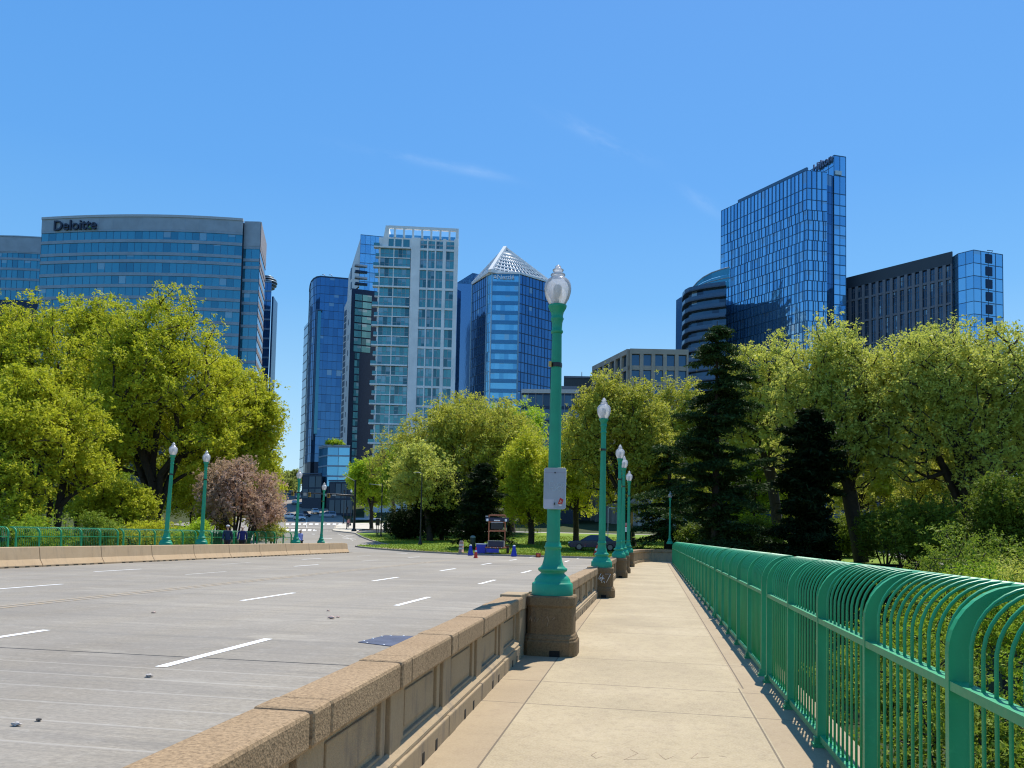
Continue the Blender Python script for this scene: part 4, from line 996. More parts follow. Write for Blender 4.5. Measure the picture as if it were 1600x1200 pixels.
def person(label, loc, rz, top, trousers, hair, cap=None, stride=.22, arm=.2, H=1.7, group='people walking'):
    t_ = thing('person', label, 'person', loc, group, rz); k = H / 1.7; t_.scale = (k,) * 3
    # facing -Y; x to the side
    V = [(0, 0, .95), (0, .01, 1.15), (0, .01, 1.35), (0, 0, 1.46), (0, -.01, 1.53), (0, -.03, 1.63)]
    E = [(0, 1), (1, 2), (2, 3), (3, 4), (4, 5)]; Rr = [(.15, .11), (.14, .10), (.16, .10), (.06, .06), (.052, .055), (.088, .105)]
    hands = []
    for s in (-1, 1):
        b = len(V); y = s * stride
        V += [(s * .09, 0, .88), (s * .10, -y * .55 - .02, .48), (s * .10, -y + .05 * (s > 0), .09), (s * .11, -y - .13, .035)]
        E += [(0, b), (b, b + 1), (b + 1, b + 2), (b + 2, b + 3)]; Rr += [.085, .058, .042, .035]
        b = len(V); a = -s * arm
        V += [(s * .185, .01, 1.39), (s * .235, -a * .3 + .03, 1.14), (s * .235, -a - .08, .92), (s * .232, -a - .11, .84)]
        E += [(2, b), (b, b + 1), (b + 1, b + 2), (b + 2, b + 3)]; Rr += [.052, .042, .03, .032]
        hands.append(b + 3)
        hb = len(V)                                              # fingers and thumb
        wx, wy, wz = V[b + 3]
        for i, (dx, ln) in enumerate(((-.03, .07), (-.01, .085), (.01, .08), (.03, .06))):
            V += [(wx, wy + dx, wz - .045), (wx - s * .015, wy + dx - .006, wz - .045 - ln)]; n_ = len(V); E += [(b + 3, n_ - 2), (n_ - 2, n_ - 1)]; Rr += [.010, .008]
        V += [(wx - s * .01, wy - .045, wz - .03)]; E += [(b + 3, len(V) - 1)]; Rr += [.011]
    skinned('body', V, E, Rr, M_SKIN, t_)
    # face
    fm = LB(); 
    for s in (-1, 1): fm.lathe([(-.008, .004), (0, .011), (.008, .004)], 8, (s * .033, -.128, 1.635))
    fm.build('eye', M_BLACK, t_)
    fm = LB(); fm.lathe([(-.02, .017), (0, .013), (.03, .005)], 8, (0, -.138, 1.605)); fm.build('nose', M_SKIN, t_)
    for s in (-1, 1):
        em = LB(); em.lathe([(-.03, .012), (0, .02), (.03, .012)], 8, (s * .092, -.02, 1.625)); em.build('ear', M_SKIN, t_)
    # clothes: jacket and trousers grown a little larger than the body
    Vt = [(0, 0, .86), (0, .01, 1.0), (0, .01, 1.18), (0, .01, 1.37), (0, 0, 1.45)]; Et = [(0, 1), (1, 2), (2, 3), (3, 4)]; Rt = [(.185, .14), (.175, .135), (.175, .13), (.185, .125), (.08, .08)]
    for s in (-1, 1):
        b = len(Vt); a = -s * arm
        Vt += [(s * .19, .01, 1.39), (s * .24, -a * .3 + .03, 1.14), (s * .24, -a - .08, .90)]; Et += [(3, b), (b, b + 1), (b + 1, b + 2)]; Rt += [.075, .062, .05]
    skinned('jacket', Vt, Et, Rt, plain(f'cloth {top}', top, .85), t_, 1)
    Vp = [(0, 0, .92)]; Ep = []; Rp = [(.165, .125)]
    for s in (-1, 1):
        b = len(Vp); y = s * stride
        Vp += [(s * .09, 0, .85), (s * .10, -y * .55 - .02, .48), (s * .10, -y + .05 * (s > 0), .13)]; Ep += [(0, b), (b, b + 1), (b + 1, b + 2)]; Rp += [.105, .078, .066]
    skinned('trousers', Vp, Ep, Rp, plain(f'cloth {trousers}', trousers, .9), t_)
    skinned('hair', [(0, .0, 1.66), (0, .03, 1.62)] + ([] if cap else [(0, .09, 1.52)]), [(0, 1)] + ([] if cap else [(1, 2)]), [(.098, .10), (.095, .095)] + ([] if cap else [.06]), plain(f'hair {hair}', hair, .7), t_)
    if cap:
        m = LB(); m.lathe([(1.665, .118), (1.70, .116), (1.745, .085), (1.765, .02)], 16, (0, -.01, 0)); m.prism([(-.09, -.20), (.09, -.20), (.11, -.10), (-.11, -.10)], 1.668, 1.68); m.build('cap', plain(f'cap {cap}', cap, .8), t_)
    return t_
def facing(q): return math.atan2(-q.x, q.y) if False else math.atan2(q.x, -q.y) + 0
def walk(px, D, z, *a, turn=0, **k):
    q = at(px, 840, D); return person(a[0], (q.x, q.y, z), math.atan2(-q.x, -q.y) * -1 + math.pi + turn if False else math.atan2(q.y, q.x) - math.pi / 2 + turn, *a[1:], **k)
walk(355.5, 47.5, .125, 'walker in a dark navy jacket and pale cap beyond the concrete barrier', (.012, .03, .07), (.02, .02, .03), (.2, .19, .18), cap=(.55, .53, .52), H=1.72)
walk(378.5, 48.0, .125, 'walker in a royal blue top and black trousers beyond the concrete barrier', (.008, .012, .10), (.01, .01, .012), (.42, .33, .26), H=1.72)
walk(469.5, 58, .1, 'dark-haired person in a lavender jacket walking past the far lamp', (.33, .36, .68), (.015, .015, .02), (.03, .012, .008), turn=R(40), H=1.62)
q = hit(543.5, 826)
person('person in a pink top waiting on the corner plaza', (q.x, q.y, P(q.y) + .13), .4, (.5, .2, .2), (.03, .03, .05), (.05, .03, .02), stride=.05, arm=.05)
q = hit(545.5, 823)
person('small dark figure standing behind the person in pink', (q.x, q.y, P(q.y) + .13), 2.4, (.05, .05, .06), (.03, .03, .05), (.05, .03, .02), stride=.05, arm=.05)
# ------------------------------------------------------------------ buildings
G_TEAL = m_glass('teal curtain glass', (.05, .25, .36), (.065, .29, .41), (.035, .19, .29), .5, .07, .08, .012, 3)
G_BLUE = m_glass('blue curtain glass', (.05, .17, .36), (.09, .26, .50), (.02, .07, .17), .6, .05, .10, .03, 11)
G_DEEP = m_glass('deep blue glass', (.05, .17, .36), (.065, .20, .41), (.04, .14, .31), .65, .05, .04, .014, 5)
G_DARK = m_glass('dark glass', (.03, .075, .13), (.045, .105, .18), (.015, .035, .07), .55, .07, .10, .02, 23)
G_SHOP = m_glass('shop glass', (.025, .045, .075), (.04, .065, .10), (.012, .02, .04), .9, .06, .0, .02, 77)
G_GREEN = m_glass('green apartment glass', (.06, .22, .25), (.11, .34, .37), (.02, .09, .12), .45, .08, .35, .03, 8)
G_HIL = m_glass('pale blue hotel glass', (.23, .52, .78), (.30, .60, .86), (.17, .42, .68), .75, .05, .12, .03, 31)
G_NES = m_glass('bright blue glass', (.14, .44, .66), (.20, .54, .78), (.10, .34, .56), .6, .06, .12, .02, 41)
B_PALE = plain('pale blue-grey panel', (.30, .36, .42), .5, scale=.3)
B_SPAN = plain('grey spandrel', (.26, .34, .42), .45, scale=.3)
B_HMUL = plain('hotel mullion blue', (.03, .10, .20), .35, .3)
B_WHITE = plain('white facade panel', (.80, .81, .81), .6, scale=.2)
B_NAVY = plain('dark navy mullion', (.016, .05, .11), .4)
B_BLUEM = plain('blue mullion', (.05, .14, .27), .35)
B_DARK = plain('black facade panel', (.02, .035, .065), .3, .8)
B_GREY = plain('grey pier', (.17, .18, .215), .6, scale=.4)
B_CONC = plain('office concrete', (.36, .32, .27), .85, scale=.3)
B_ROOF = plain('roof membrane', (.25, .25, .25), .9)
def cp(px, py, D): return at(px, py, D)
def building(name, label, pts, z0, z1, cat='building', core=None, back=22.0):
    """empty + solid core behind a polyline of visible facade corners"""
    c = sum((Vector((p.x, p.y, 0)) for p in pts), Vector()) / len(pts)
    t_ = thing(name, label, cat, (c.x, c.y, z0))
    away = Vector((c.x, c.y, 0)).normalized()
    poly = [(p.x + away.x * .25, p.y + away.y * .25) for p in pts]
    a, b = pts[0], pts[-1]
    poly += [(b.x + away.x * back, b.y + away.y * back), (a.x + away.x * back, a.y + away.y * back)]
    m = MB(); m.prism(poly, z0, z1 - .05); m.build('core', core or B_DARK, t_)
    return t_
def frames(pts):
    out = []; n = len(pts)
    for i, p in enumerate(pts):
        a = pts[max(0, i - 1)]; b = pts[min(n - 1, i + 1)]
        u = Vector((b.x - a.x, b.y - a.y, 0)).normalized(); nn = Vector((u.y, -u.x, 0))
        out.append((Vector((p.x, p.y, 0)), nn))
    return out
def band(mb, pts, d0, d1, z0, z1, mi=0):
    """box-section ribbon that follows a polyline of facade points"""
    fr = frames(pts); n = len(fr); v = []
    for p, nn in fr:
        a = p + nn * d0; b = p + nn * d1
        v += [(a.x, a.y, z0), (b.x, b.y, z0), (b.x, b.y, z1), (a.x, a.y, z1)]
    f = [(i * 4 + k, i * 4 + (k + 1) % 4, i * 4 + 4 + (k + 1) % 4, i * 4 + 4 + k) for i in range(n - 1) for k in range(4)] + [(0, 1, 2, 3), (4 * n - 1, 4 * n - 2, 4 * n - 3, 4 * n - 4)]
    return mb.add(v, f, mi=mi)
def plen(pts): return sum((Vector((b.x - a.x, b.y - a.y, 0))).length for a, b in zip(pts, pts[1:]))
def resample(pts, step):
    out = [Vector((pts[0].x, pts[0].y, 0))]
    for a, b in zip(pts, pts[1:]):
        a = Vector((a.x, a.y, 0)); b = Vector((b.x, b.y, 0)); n = max(1, round((b - a).length / step))
        out += [a.lerp(b, k / n) for k in range(1, n + 1)]
    return out
def curtain(t_, pts, zs, bay, glass, mull, sp=None, sp_h=.9, mw=.10, md=.12, hline=.0, sp_d=.18, vsub=1, each=True):
    """floor by floor glazing along a polyline; optional spandrel band at each floor line"""
    rp = resample(pts, bay)
    for k in range(len(zs) - 1):
        lo, hi = zs[k], zs[k + 1]
        m = MB(); g1 = hi
        for i, (a, b) in enumerate(zip(rp, rp[1:])):
            m.quad((a.x, a.y, lo), (b.x, b.y, lo), (b.x, b.y, g1), (a.x, a.y, g1), [(i, k * vsub), (i + 1, k * vsub), (i + 1, (k + 1) * vsub), (i, (k + 1) * vsub)])
        m.fix = False
        m.build('glazing', glass, t_)
        if sp:
            m = MB(); band(m, pts if len(pts) < 8 else pts, 0.0, sp_d, hi - sp_h / 2, hi + sp_h / 2); m.build('spandrel', sp, t_)
    if mull:
        m = MB()
        for p, nn in frames(rp):
            u = Vector((-nn.y, nn.x, 0))
            m.obox(p, u, nn, -mw / 2, mw / 2, -.05, md, zs[0], zs[-1])
        if hline:
            for z in zs: band(m, pts, -.05, md * .9, z - hline / 2, z + hline / 2)
        m.build('mullions', mull, t_)
    return rp
def zat(px, py, D): return at(px, py, D).z
def wall_uv(A, B):
    u = Vector((B.x - A.x, B.y - A.y, 0)); L = u.length; u /= L
    return u, Vector((u.y, -u.x, 0)), L
def upx(A, u, n, px, py):               # distance along a wall plane where the view ray through (px, py) meets it, and its height
    d = ray(px, py); k = (Vector((A.x, A.y, 0)) - Vector((EYE.x, EYE.y, 0))).dot(n) / Vector((d.x, d.y, 0)).dot(n)
    q = EYE + d * k
    return (Vector((q.x, q.y, 0)) - Vector((A.x, A.y, 0))).dot(u), q.z

# 1 low glass office at the left edge
pts = [cp(-80, 366, 342), cp(30, 370.5, 342), cp(70, 373.5, 343)]
zt = zat(30, 370.5, 342); t_ = building('office_building', 'lower blue glass office block at the left edge, beside the curved office tower', pts, 5, zt)
zs = [zat(20, y, 342) for y in (470, 453, 437, 421, 405, 394)]
curtain(t_, pts, zs, 2.4, G_TEAL, B_BLUEM, B_SPAN, 1.0)
m = MB(); band(m, pts, 0, .3, zs[-1], zt); m.build('parapet_band', B_PALE, t_)
m = MB(); band(m, pts, -.3, .5, zt, zt + .5); m.build('roof_edge', B_SPAN, t_)

# 2 wide curved office tower
arcp = []
for i in range(15):
    f = i / 14; px = 66.5 + (380 - 66.5) * f
    bul = 4 * f * (1 - f); D = 300 - 3.0 * f - 3.4 * bul
    arcp.append(at(px, 343, D))
zt = zat(66.5, 344, 300)
t_ = building('office_tower', 'wide curved office tower banded in blue glass, dark lettering on its pale top band', arcp, 5, zt)
yl = (600, 580, 561, 542, 523, 505, 485, 469, 451, 433, 412.6, 401, 381, 363.5)
zs = [zat(66.5, y, 300) for y in yl]
curtain(t_, arcp, zs, 2.6, G_TEAL, B_BLUEM, B_SPAN, 1.15, .08, .08, sp_d=.25)
m = MB(); band(m, arcp, 0, .28, zs[-1] + .3, zt); m.build('parapet_band', B_PALE, t_)
m = MB()
for p, nn in frames(resample(arcp, 11))[1:-1]:
    m.obox(p, Vector((-nn.y, nn.x, 0)), nn, -.06, .06, .2, .30, zs[-1] + .4, zt - .1)
m.build('panel_joint', B_SPAN, t_)
m = MB(); band(m, arcp, -1.2, .55, zt + .003, zt + .9); m.build('roof_edge', plain('pale roof edge', (.42, .45, .48), .6), t_)
for px, h, w in ((88, 1.2, 1.6), (196, 1.6, 2.6), (316, 1.2, 1.6)):
    p = at(px, 343, 302); m = MB(); m.box(p.x - w / 2, p.x + w / 2, p.y + 1, p.y + 3, zt, zt + h); m.build('roof_box', B_SPAN, t_)
for px, h in ((190, 3.2), (200, 3.0)):
    p = at(px, 343, 303); m = MB(); m.tube([(p.x, p.y + 2, zt), (p.x, p.y + 2, zt + h)], .12, 5); m.tube([(p.x, p.y + 2, zt + h), (p.x + 1, p.y + 2, zt + h + .1)], .16, 5); m.build('antenna', B_SPAN, t_)
i0, i1 = arcp[1], arcp[2]
q = at(112, 354.5, 298.2); u, nn, L = wall_uv(arcp[1], arcp[3])
aa, zz = upx(arcp[1], u, nn, 85.5, 354.8); base = Vector((arcp[1].x, arcp[1].y, 0)) + u * aa + nn * .75
M_LET = plain('dark blue lettering', (.006, .016, .05), .4)
text_on('Deloitte', 5.3, .25, M_LET, t_, (base.x, base.y, zz), u, w=.07, align='LEFT')
aa, zz2 = upx(arcp[1], u, nn, 142.3, 357.3); b2 = Vector((arcp[1].x, arcp[1].y, 0)) + u * aa + nn * .75
m = LB(); m.lathe([(-.2, .5), (.2, .5)], 12); o = m.build('logo_dot', plain('green dot', (.10, .35, .05), .5), t_); o.location = Vector((b2.x, b2.y, zz2)) - t_.location; o.rotation_euler = (R(90), 0, math.atan2(u.y, u.x))
# its end pier and receding side
pa = [at(382.5, 346, 299), at(407.5, 347, 299)]
zt2 = zat(390, 346.3, 299)
m = MB(); away = Vector((pa[0].x, pa[0].y, 0)).normalized(); poly = [(p.x + away.x * .2, p.y + away.y * .2) for p in pa]; e = at(415.5, 382, 322); poly += [(e.x, e.y), (pa[0].x + away.x * 24, pa[0].y + away.y * 24)]
m.prism(poly, 5, zt2); m.build('end_pier', B_NAVY, t_)
zp = [z - .3 for z in zs]
curtain(t_, pa, zp[:-1], 2.6, G_TEAL, B_BLUEM, B_SPAN, 1.1, .08, .08)
m = MB(); band(m, pa, 0, .3, zp[-2] + .5, zt2); m.build('pier_band', B_PALE, t_)
pside = [pa[1], e]; B_SIDE = plain('brown grey side panel', (.30, .27, .27), .7)
for k in range(len(zp) - 2):
    m = MB(); band(m, pside, .02, .25, zp[k + 1] - .9, zp[k + 1] + .9); m.build('side_band', B_SIDE, t_)
m = MB(); band(m, pside, .02, .3, zp[-2] + .9, zt2); m.build('side_band', B_SIDE, t_)
pw = [Vector((p.x, p.y, 0)) for p in pside]
m = MB(); band(m, pside, .0, .12, 5, zp[-2]); m.build('side_glazing', G_DARK, t_)

m = MB(); sl0, sl1 = at(375, 346, 299.4), at(385, 346, 300.2); m.prism([(sl0.x, sl0.y), (sl1.x, sl1.y), (sl1.x + away.x * 12, sl1.y + away.y * 12), (sl0.x + away.x * 12, sl0.y + away.y * 12)], 5, zt2 - .2); m.build('slot', B_NAVY, t_)
# 3 slim tower with the round louvred crown
p3 = [at(404, 440, 362), at(424.5, 440, 362)]; z3 = zat(415, 441, 362)
t_ = building('slim_tower', 'slim dark tower with a round louvred crown, just behind the curved office tower', p3, 10, z3, back=12)
curtain(t_, p3, [zat(415, y, 362) for y in range(620, 436, -15)], 2.0, G_DEEP, B_BLUEM, B_SPAN, .8)
q = at(417, 440, 368); m = LB()
for z, r in ((0, 3.6), (1.2, 4.4), (2.4, 4.7), (3.6, 4.3), (4.8, 3.0)): m.lathe([(z, r - .25), (z, r), (z + .45, r), (z + .45, r - .25)], 28)
m.lathe([(-1, 1.2), (5, 1.2)], 12)
o = m.build('crown', plain('steel louvre', (.25, .32, .38), .4, .4), t_); o.location = Vector((q.x, q.y, z3 - 1)) - t_.location
p3b = [at(424.6, 470, 364), at(427.3, 470, 364)]; m = MB(); m.prism([(p.x, p.y) for p in p3b] + [(p3b[1].x - 3, p3b[1].y + 10), (p3b[0].x - 3, p3b[0].y + 10)], 10, zat(425, 463, 364)); m.build('stair_shaft', B_BLUEM, t_)

# 4 round-cornered glass tower
p4 = [at(484, 438, 358.0), at(484.6, 437, 350.0), at(486.5, 435.5, 344.0), at(490, 434, 340.0), at(495, 433, 337.5), at(501, 432.5, 336.5), at(545, 435, 339.0)]
z4 = zat(505, 432.8, 336.5)
t_ = building('glass_tower', 'deep blue glass tower with a rounded corner at the end of the street', p4, 10, z4)
zs = [z4 - 3.55 * k for k in range(22, -1, -1)]
curtain(t_, p4, zs, 2.1, G_DEEP, B_NAVY, None, .2, .06, .06, hline=.14)
m = MB(); band(m, p4, -.3, .2, z4 + .002, z4 + .5); m.build('roof_edge', B_NAVY, t_)
for px in (508, 519):
    p = at(px, 430, 342.0); m = MB(); m.tube([(p.x, p.y, z4 - 1), (p.x, p.y, z4 + 2.2), (p.x - .3, p.y, z4 + 2.7), (p.x - 1.4, p.y, z4 + 2.8)], .16, 5); m.build('roof_davit', B_PALE, t_)
u, nn, L = wall_uv(p4[5], p4[6])
a0, zz = upx(p4[5], u, nn, 494, 488); a1, _ = upx(p4[5], u, nn, 503.5, 488)
m = MB(); o_ = Vector((p4[5].x, p4[5].y, 0)); m.obox(o_, u, nn, a0, a0 + .6, -.2, 1.6, zat(497, 690, 337.0), zat(497, 486, 337.0)); m.obox(o_, u, nn, a0 + .6, a1, -.2, 1.5, zat(497, 486, 337.0) - .5, zat(497, 486, 337.0)); m.build('fin', B_BLUEM, t_)
m = MB(); m.obox(o_, u, nn, a0 + .7, a1 - .4, .05, 1.1, zat(497, 680, 337.0), zat(497, 488, 337.0)); m.build('fin_glazing', G_TEAL, t_)
u2, n2, L2 = wall_uv(p4[0], p4[1])
pl_ = [at(472.5, 600, 367.0), at(484.3, 600, 350.0)]
m = MB(); band(m, [Vector((p.x, p.y, 0)) for p in pl_], -2.0, 0.1, zat(478, 742, 356.0), zat(480, 500, 356.0)); m.build('side_wing', plain('pale reflective cladding', (.33, .40, .48), .15, .5), t_)
m = MB()
for y in range(505, 742, 14): band(m, pl_, .1, .2, zat(480, y, 356.0) - .12, zat(480, y, 356.0) + .12)
m.build('side_joint', B_NAVY, t_)

# 5 podium with the roof garden, and dark shop blocks
p5 = [at(499, 697, 268), at(512, 697, 262), at(547, 690, 262)]; z5 = zat(520, 697, 262)
t_ = building('glass_podium', 'low glass podium with a small tree on its roof at the foot of the towers', p5, 8, z5)
curtain(t_, p5, [zat(515, y, 262) for y in (760, 744, 728, 712, 698)], 3.2, G_NES, B_BLUEM, B_SPAN, .5)
m = MB(); band(m, p5, -.4, .4, z5 + .002, z5 + .4); m.build('roof_edge', B_PALE, t_)
for i, (a, b, y0, y1, D, lb, al) in enumerate(((473, 503, 741, 778, 258, 'black glass shopfront block at the foot of the rounded tower', 'shop_building'), (515, 552, 752, 802, 232, 'dark shaded shopfront block left of the mast-arm pole', 'shop_building'))):
    ps = [at(a, y0, D + 3), at(b, y0, D)]; t_ = building(al, lb, ps, 4, zat(b, y0, D), back=10)
    curtain(t_, ps, [zat(b, y, D) for y in (y1, (y0 + y1) / 2 + 3, y0 + 2)], 2.2, G_SHOP, B_DARK, B_DARK, .5)
    m = MB(); band(m, ps, -.2, .6, zat(b, y0, D), zat(b, y0, D) + .4); m.build('roof_edge', B_NAVY, t_)

# 6 black and white tower
pf = [at(549.5, 452, 288), at(597, 449, 292)]; zf = zat(560, 450, 288)
t_ = building('residential_tower', 'narrow tower with a white slanting edge wall and black front beside the white apartment block', pf, 6, zf)
pg_ = [at(563.5, 369, 292), at(603, 368, 294)]; zg = zat(580, 368.5, 293)
m = MB(); aw = Vector((pg_[0].x, pg_[0].y, 0)).normalized(); m.prism([(p.x + aw.x * .3, p.y + aw.y * .3) for p in pg_] + [(p.x + aw.x * 18, p.y + aw.y * 18) for p in reversed(pg_)], zf, zg - .05); m.build('upper_core', B_DARK, t_)
zs = [zf + (zg - zf) * k / 6 for k in range(7)]
curtain(t_, pg_, zs, 1.9, G_HIL, B_BLUEM, None, .2, .08, .08, hline=.2)
u, nn, L = wall_uv(*pf); o_ = Vector((pf[0].x, pf[0].y, 0))
for k in range(24):                       # window rows down the black front
    y0 = 460 + 11.6 * k
    z1_, z0_ = zat(560, y0, 289), zat(560, y0 + 9.6, 289)
    for (a, b) in (((555, 566), (567, 581)) if k < 8 else ((557, 564.5),)):
        a_, _ = upx(pf[0], u, nn, a - k * .35, y0); b_, _ = upx(pf[0], u, nn, b - k * .35, y0)
        m = MB(); q0 = o_ + u * a_ + nn * .06; q1 = o_ + u * b_ + nn * .06
        m.quad((q0.x, q0.y, z0_), (q1.x, q1.y, z0_), (q1.x, q1.y, z1_), (q0.x, q0.y, z1_), [(k * 3 + a, 0), (k * 3 + a + 1.9, 0), (k * 3 + a + 1.9, 1), (k * 3 + a, 1)]); m.build('window', G_GREEN, t_)
for k in range(4):
    y0 = 412 + 9.5 * k; a_, z_ = upx(pf[0], u, nn, 556, y0); b_, _ = upx(pf[0], u, nn, 575, y0)
    m = MB(); m.obox(o_, u, nn, a_, b_, -3, -.9, z_ - .3, z_ + .3); m.build('balcony', B_DARK if k % 2 else B_PALE, t_)
# white edge wall, outlined in its own plane
wa, wb = at(532, 560, 318), at(566, 560, 290); u, nn, L = wall_uv(wa, wb); o_ = Vector((wa.x, wa.y, 0))
outl = [upx(wa, u, nn, *p) for p in ((565, 370), (545.5, 433), (543.5, 470), (539, 480), (532, 705), (545.5, 705), (552, 520), (556, 452), (561, 448))]
m = MB(); n_ = len(outl); v = [tuple(o_ + u * a + nn * .25 + Vector((0, 0, z))) for a, z in outl] + [tuple(o_ + u * a - nn * .5 + Vector((0, 0, z))) for a, z in outl]
m.add(v, [tuple(range(n_)), tuple(range(2 * n_ - 1, n_ - 1, -1))] + [(i, (i + 1) % n_, n_ + (i + 1) % n_, n_ + i) for i in range(n_)]); m.build('edge_wall', B_WHITE, t_)
for k in range(21):
    y0 = 487 + 10 * k; xl = 541.2 - .031 * (y0 - 480)
    a_, z1_ = upx(wa, u, nn, xl - 1.8, y0); b_, _ = upx(wa, u, nn, xl + 1.7, y0); _, z0_ = upx(wa, u, nn, xl, y0 + 6.6)
    m = MB(); m.obox(o_, u, nn, a_, b_, .2, .29, z0_, z1_); m.build('window', B_NAVY, t_)
for k in range(8):
    y0 = 500 + 24 * k; xl = 546.5 - .035 * (y0 - 480); a_, z1_ = upx(wa, u, nn, xl - .5, y0); b_, _ = upx(wa, u, nn, xl + .5, y0); _, z0_ = upx(wa, u, nn, xl, y0 + 8)
    m = MB(); m.obox(o_, u, nn, a_, b_, .2, .285, z0_, z1_); m.build('slit_window', B_NAVY, t_)
for k, (y0, y1) in enumerate(((420, 436), (442, 452))):
    a_, z1_ = upx(wa, u, nn, 549, y0); b_, _ = upx(wa, u, nn, 551, y0); _, z0_ = upx(wa, u, nn, 550, y1); m = MB(); m.obox(o_, u, nn, a_, b_, .2, .285, z0_, z1_); m.build('slit_window', B_NAVY, t_)

# 7 white apartment tower
A7, B7 = at(592, 380, 250), at(714.5, 358, 252)
u, nn, L = wall_uv(A7, B7); o_ = Vector((A7.x, A7.y, 0))
def ax(px, py=450): return upx(A7, u, nn, px, py)[0]
def az(py, px=690): return upx(A7, u, nn, px, py)[1]
c0 = ax(603, 352)
ztop = az(358, 714); zbody = az(374, 680)
pts7 = [A7, Vector((B7.x, B7.y, 0))]
t_ = building('apartment_tower', 'white apartment tower with green glass, left-hand balconies and an open frame crown', pts7, 4, zbody, core=B_WHITE, back=24)
colx = [(655, 665.5), (667.5, 678), (680, 690.5), (695.5, 708)]
def lean(px, y): return px - (y - 450) * .028
cols = [(ax(a), ax(b)) for a, b in colx]
rows = [376, 391.5] + [391.5 + 30.6 * k for k in range(1, 11)]
rz_ = [az(y) for y in rows]
for r in range(len(rows) - 1):
    z1_, z0_ = rz_[r] - .35, rz_[r + 1] + .35
    for ci, (a, b) in enumerate(cols):
        m = MB(); q0 = o_ + u * a + nn * .02; q1 = o_ + u * b + nn * .02
        m.quad((q0.x, q0.y, z0_), (q1.x, q1.y, z0_), (q1.x, q1.y, z1_), (q0.x, q0.y, z1_), [(ci * 4, r * 2), (ci * 4 + 2, r * 2), (ci * 4 + 2, r * 2 + 2), (ci * 4, r * 2 + 2)]); m.fix = False
        w_ = m.build('window', G_GREEN, t_)
        m = MB(); mid = (z0_ + z1_) / 2
        m.obox(o_, u, nn, a, b, .02, .10, mid - .25, mid + .25); m.obox(o_, u, nn, (a + b) / 2 - .06, (a + b) / 2 + .06, .02, .09, z0_, z1_); m.obox(o_, u, nn, a + .05, a + .2, .02, .09, z0_, z1_)
        if ci < 2 and r % 1 == 0: m.obox(o_, u, nn, (a + b) / 2 + .4, b - .1, .02, .1, mid - .9, mid - .8)
        sub(m, 'frame', B_PALE, w_, t_.location)
m = MB()
edges_ = [ax(641), cols[0][0], cols[0][1], cols[1][0], cols[1][1], cols[2][0], cols[2][1], cols[3][0], cols[3][1], ax(714.5, 450)]
for i in range(0, 10, 2): m.obox(o_, u, nn, edges_[i], edges_[i + 1], -.3, .55, az(720), rz_[0] + .4)
m.build('pier', B_WHITE, t_)
for r in range(1, len(rows)):
    m = MB()
    for (a, b) in cols: m.obox(o_, u, nn, a, b, -.2, .40, rz_[r] - .35, rz_[r] + .35)
    m.build('floor_band', B_WHITE, t_)
# left glazed bays with balconies
zb = [az(387.5 + 15.3 * k, 610) for k in range(22)]
l0, lm, l1 = ax(592), ax(614), ax(640)
m = MB(); m.obox(o_, u, nn, l0, l1, -.3, .02, az(720), zb[0]); m.build('bay_wall', B_NAVY, t_)
for k in range(21):
    for ci, (a, b) in enumerate(((l0 + .2, lm - .15), (lm + .15, l1))):
        z1_, z0_ = zb[k] - .25, zb[k + 1] + .25
        m = MB(); q0 = o_ + u * a + nn * .05; q1 = o_ + u * b + nn * .05
        n_ = 3 if ci == 0 else 4
        m.quad((q0.x, q0.y, z0_), (q1.x, q1.y, z0_), (q1.x, q1.y, z1_), (q0.x, q0.y, z1_), [(ci * 9, k + 40), (ci * 9 + n_, k + 40), (ci * 9 + n_, k + 41), (ci * 9, k + 41)]); m.fix = False
        w_ = m.build('window', G_GREEN, t_)
        m = MB()
        for j in range(1, n_): m.obox(o_, u, nn, a + (b - a) * j / n_ - .05, a + (b - a) * j / n_ + .05, .05, .12, z0_, z1_)
        m.obox(o_, u, nn, a, b, .05, .12, z0_ + .95, z0_ + 1.03); sub(m, 'frame', B_PALE, w_, t_.location)
    big = k % 2 == 0
    m = MB(); m.obox(o_, u, nn, l0 - (1.9 if big else 1.3), l1 if big else l1 - .02, -.9, .9 if big else .35, zb[k] - (.22 if big else .14), zb[k] + (.22 if big else .14))
    bl_ = m.build('balcony', B_WHITE, t_)
    m = MB(); m.obox(o_, u, nn, l0 - (1.85 if big else 1.25), l0 - .1, -.85, .30 if not big else .85, zb[k] + .24, zb[k] + 1.2); sub(m, 'balustrade', G_GREEN, bl_, t_.location)
m = MB(); m.obox(o_, u, nn, lm - .15, lm + .15, 0, .3, az(720), zb[0]); m.obox(o_, u, nn, l0 - .1, l0 + .2, -.3, .3, az(720), zb[0]); m.build('bay_pier', B_WHITE, t_)
# crown: sloping shoulder and open frame
m = MB(); sh = [(l0 + .5, zb[0]), (c0, ztop), (c0 + 1.0, ztop), (c0 + 1.0, zb[0])]
v = [tuple(o_ + u * a + nn * .3 + Vector((0, 0, z))) for a, z in sh] + [tuple(o_ + u * a - nn * 6 + Vector((0, 0, z))) for a, z in sh]
m.add(v, [(0, 1, 2, 3), (7, 6, 5, 4)] + [(i, (i + 1) % 4, 4 + (i + 1) % 4, 4 + i) for i in range(4)]); m.build('shoulder', B_WHITE, t_)
m = MB(); m.obox(o_, u, nn, c0 + 1.0, edges_[9], -.5, .5, ztop - .8, ztop); m.obox(o_, u, nn, edges_[9] - .8, edges_[9], -14, -.5, ztop - .8, ztop)
for k in range(1, 9):
    a = c0 + (edges_[9] - c0) * k / 8; m.obox(o_, u, nn, a - .9 if k == 8 else a - .3, a if k == 8 else a + .3, -.3, .45, zbody, ztop - .79)
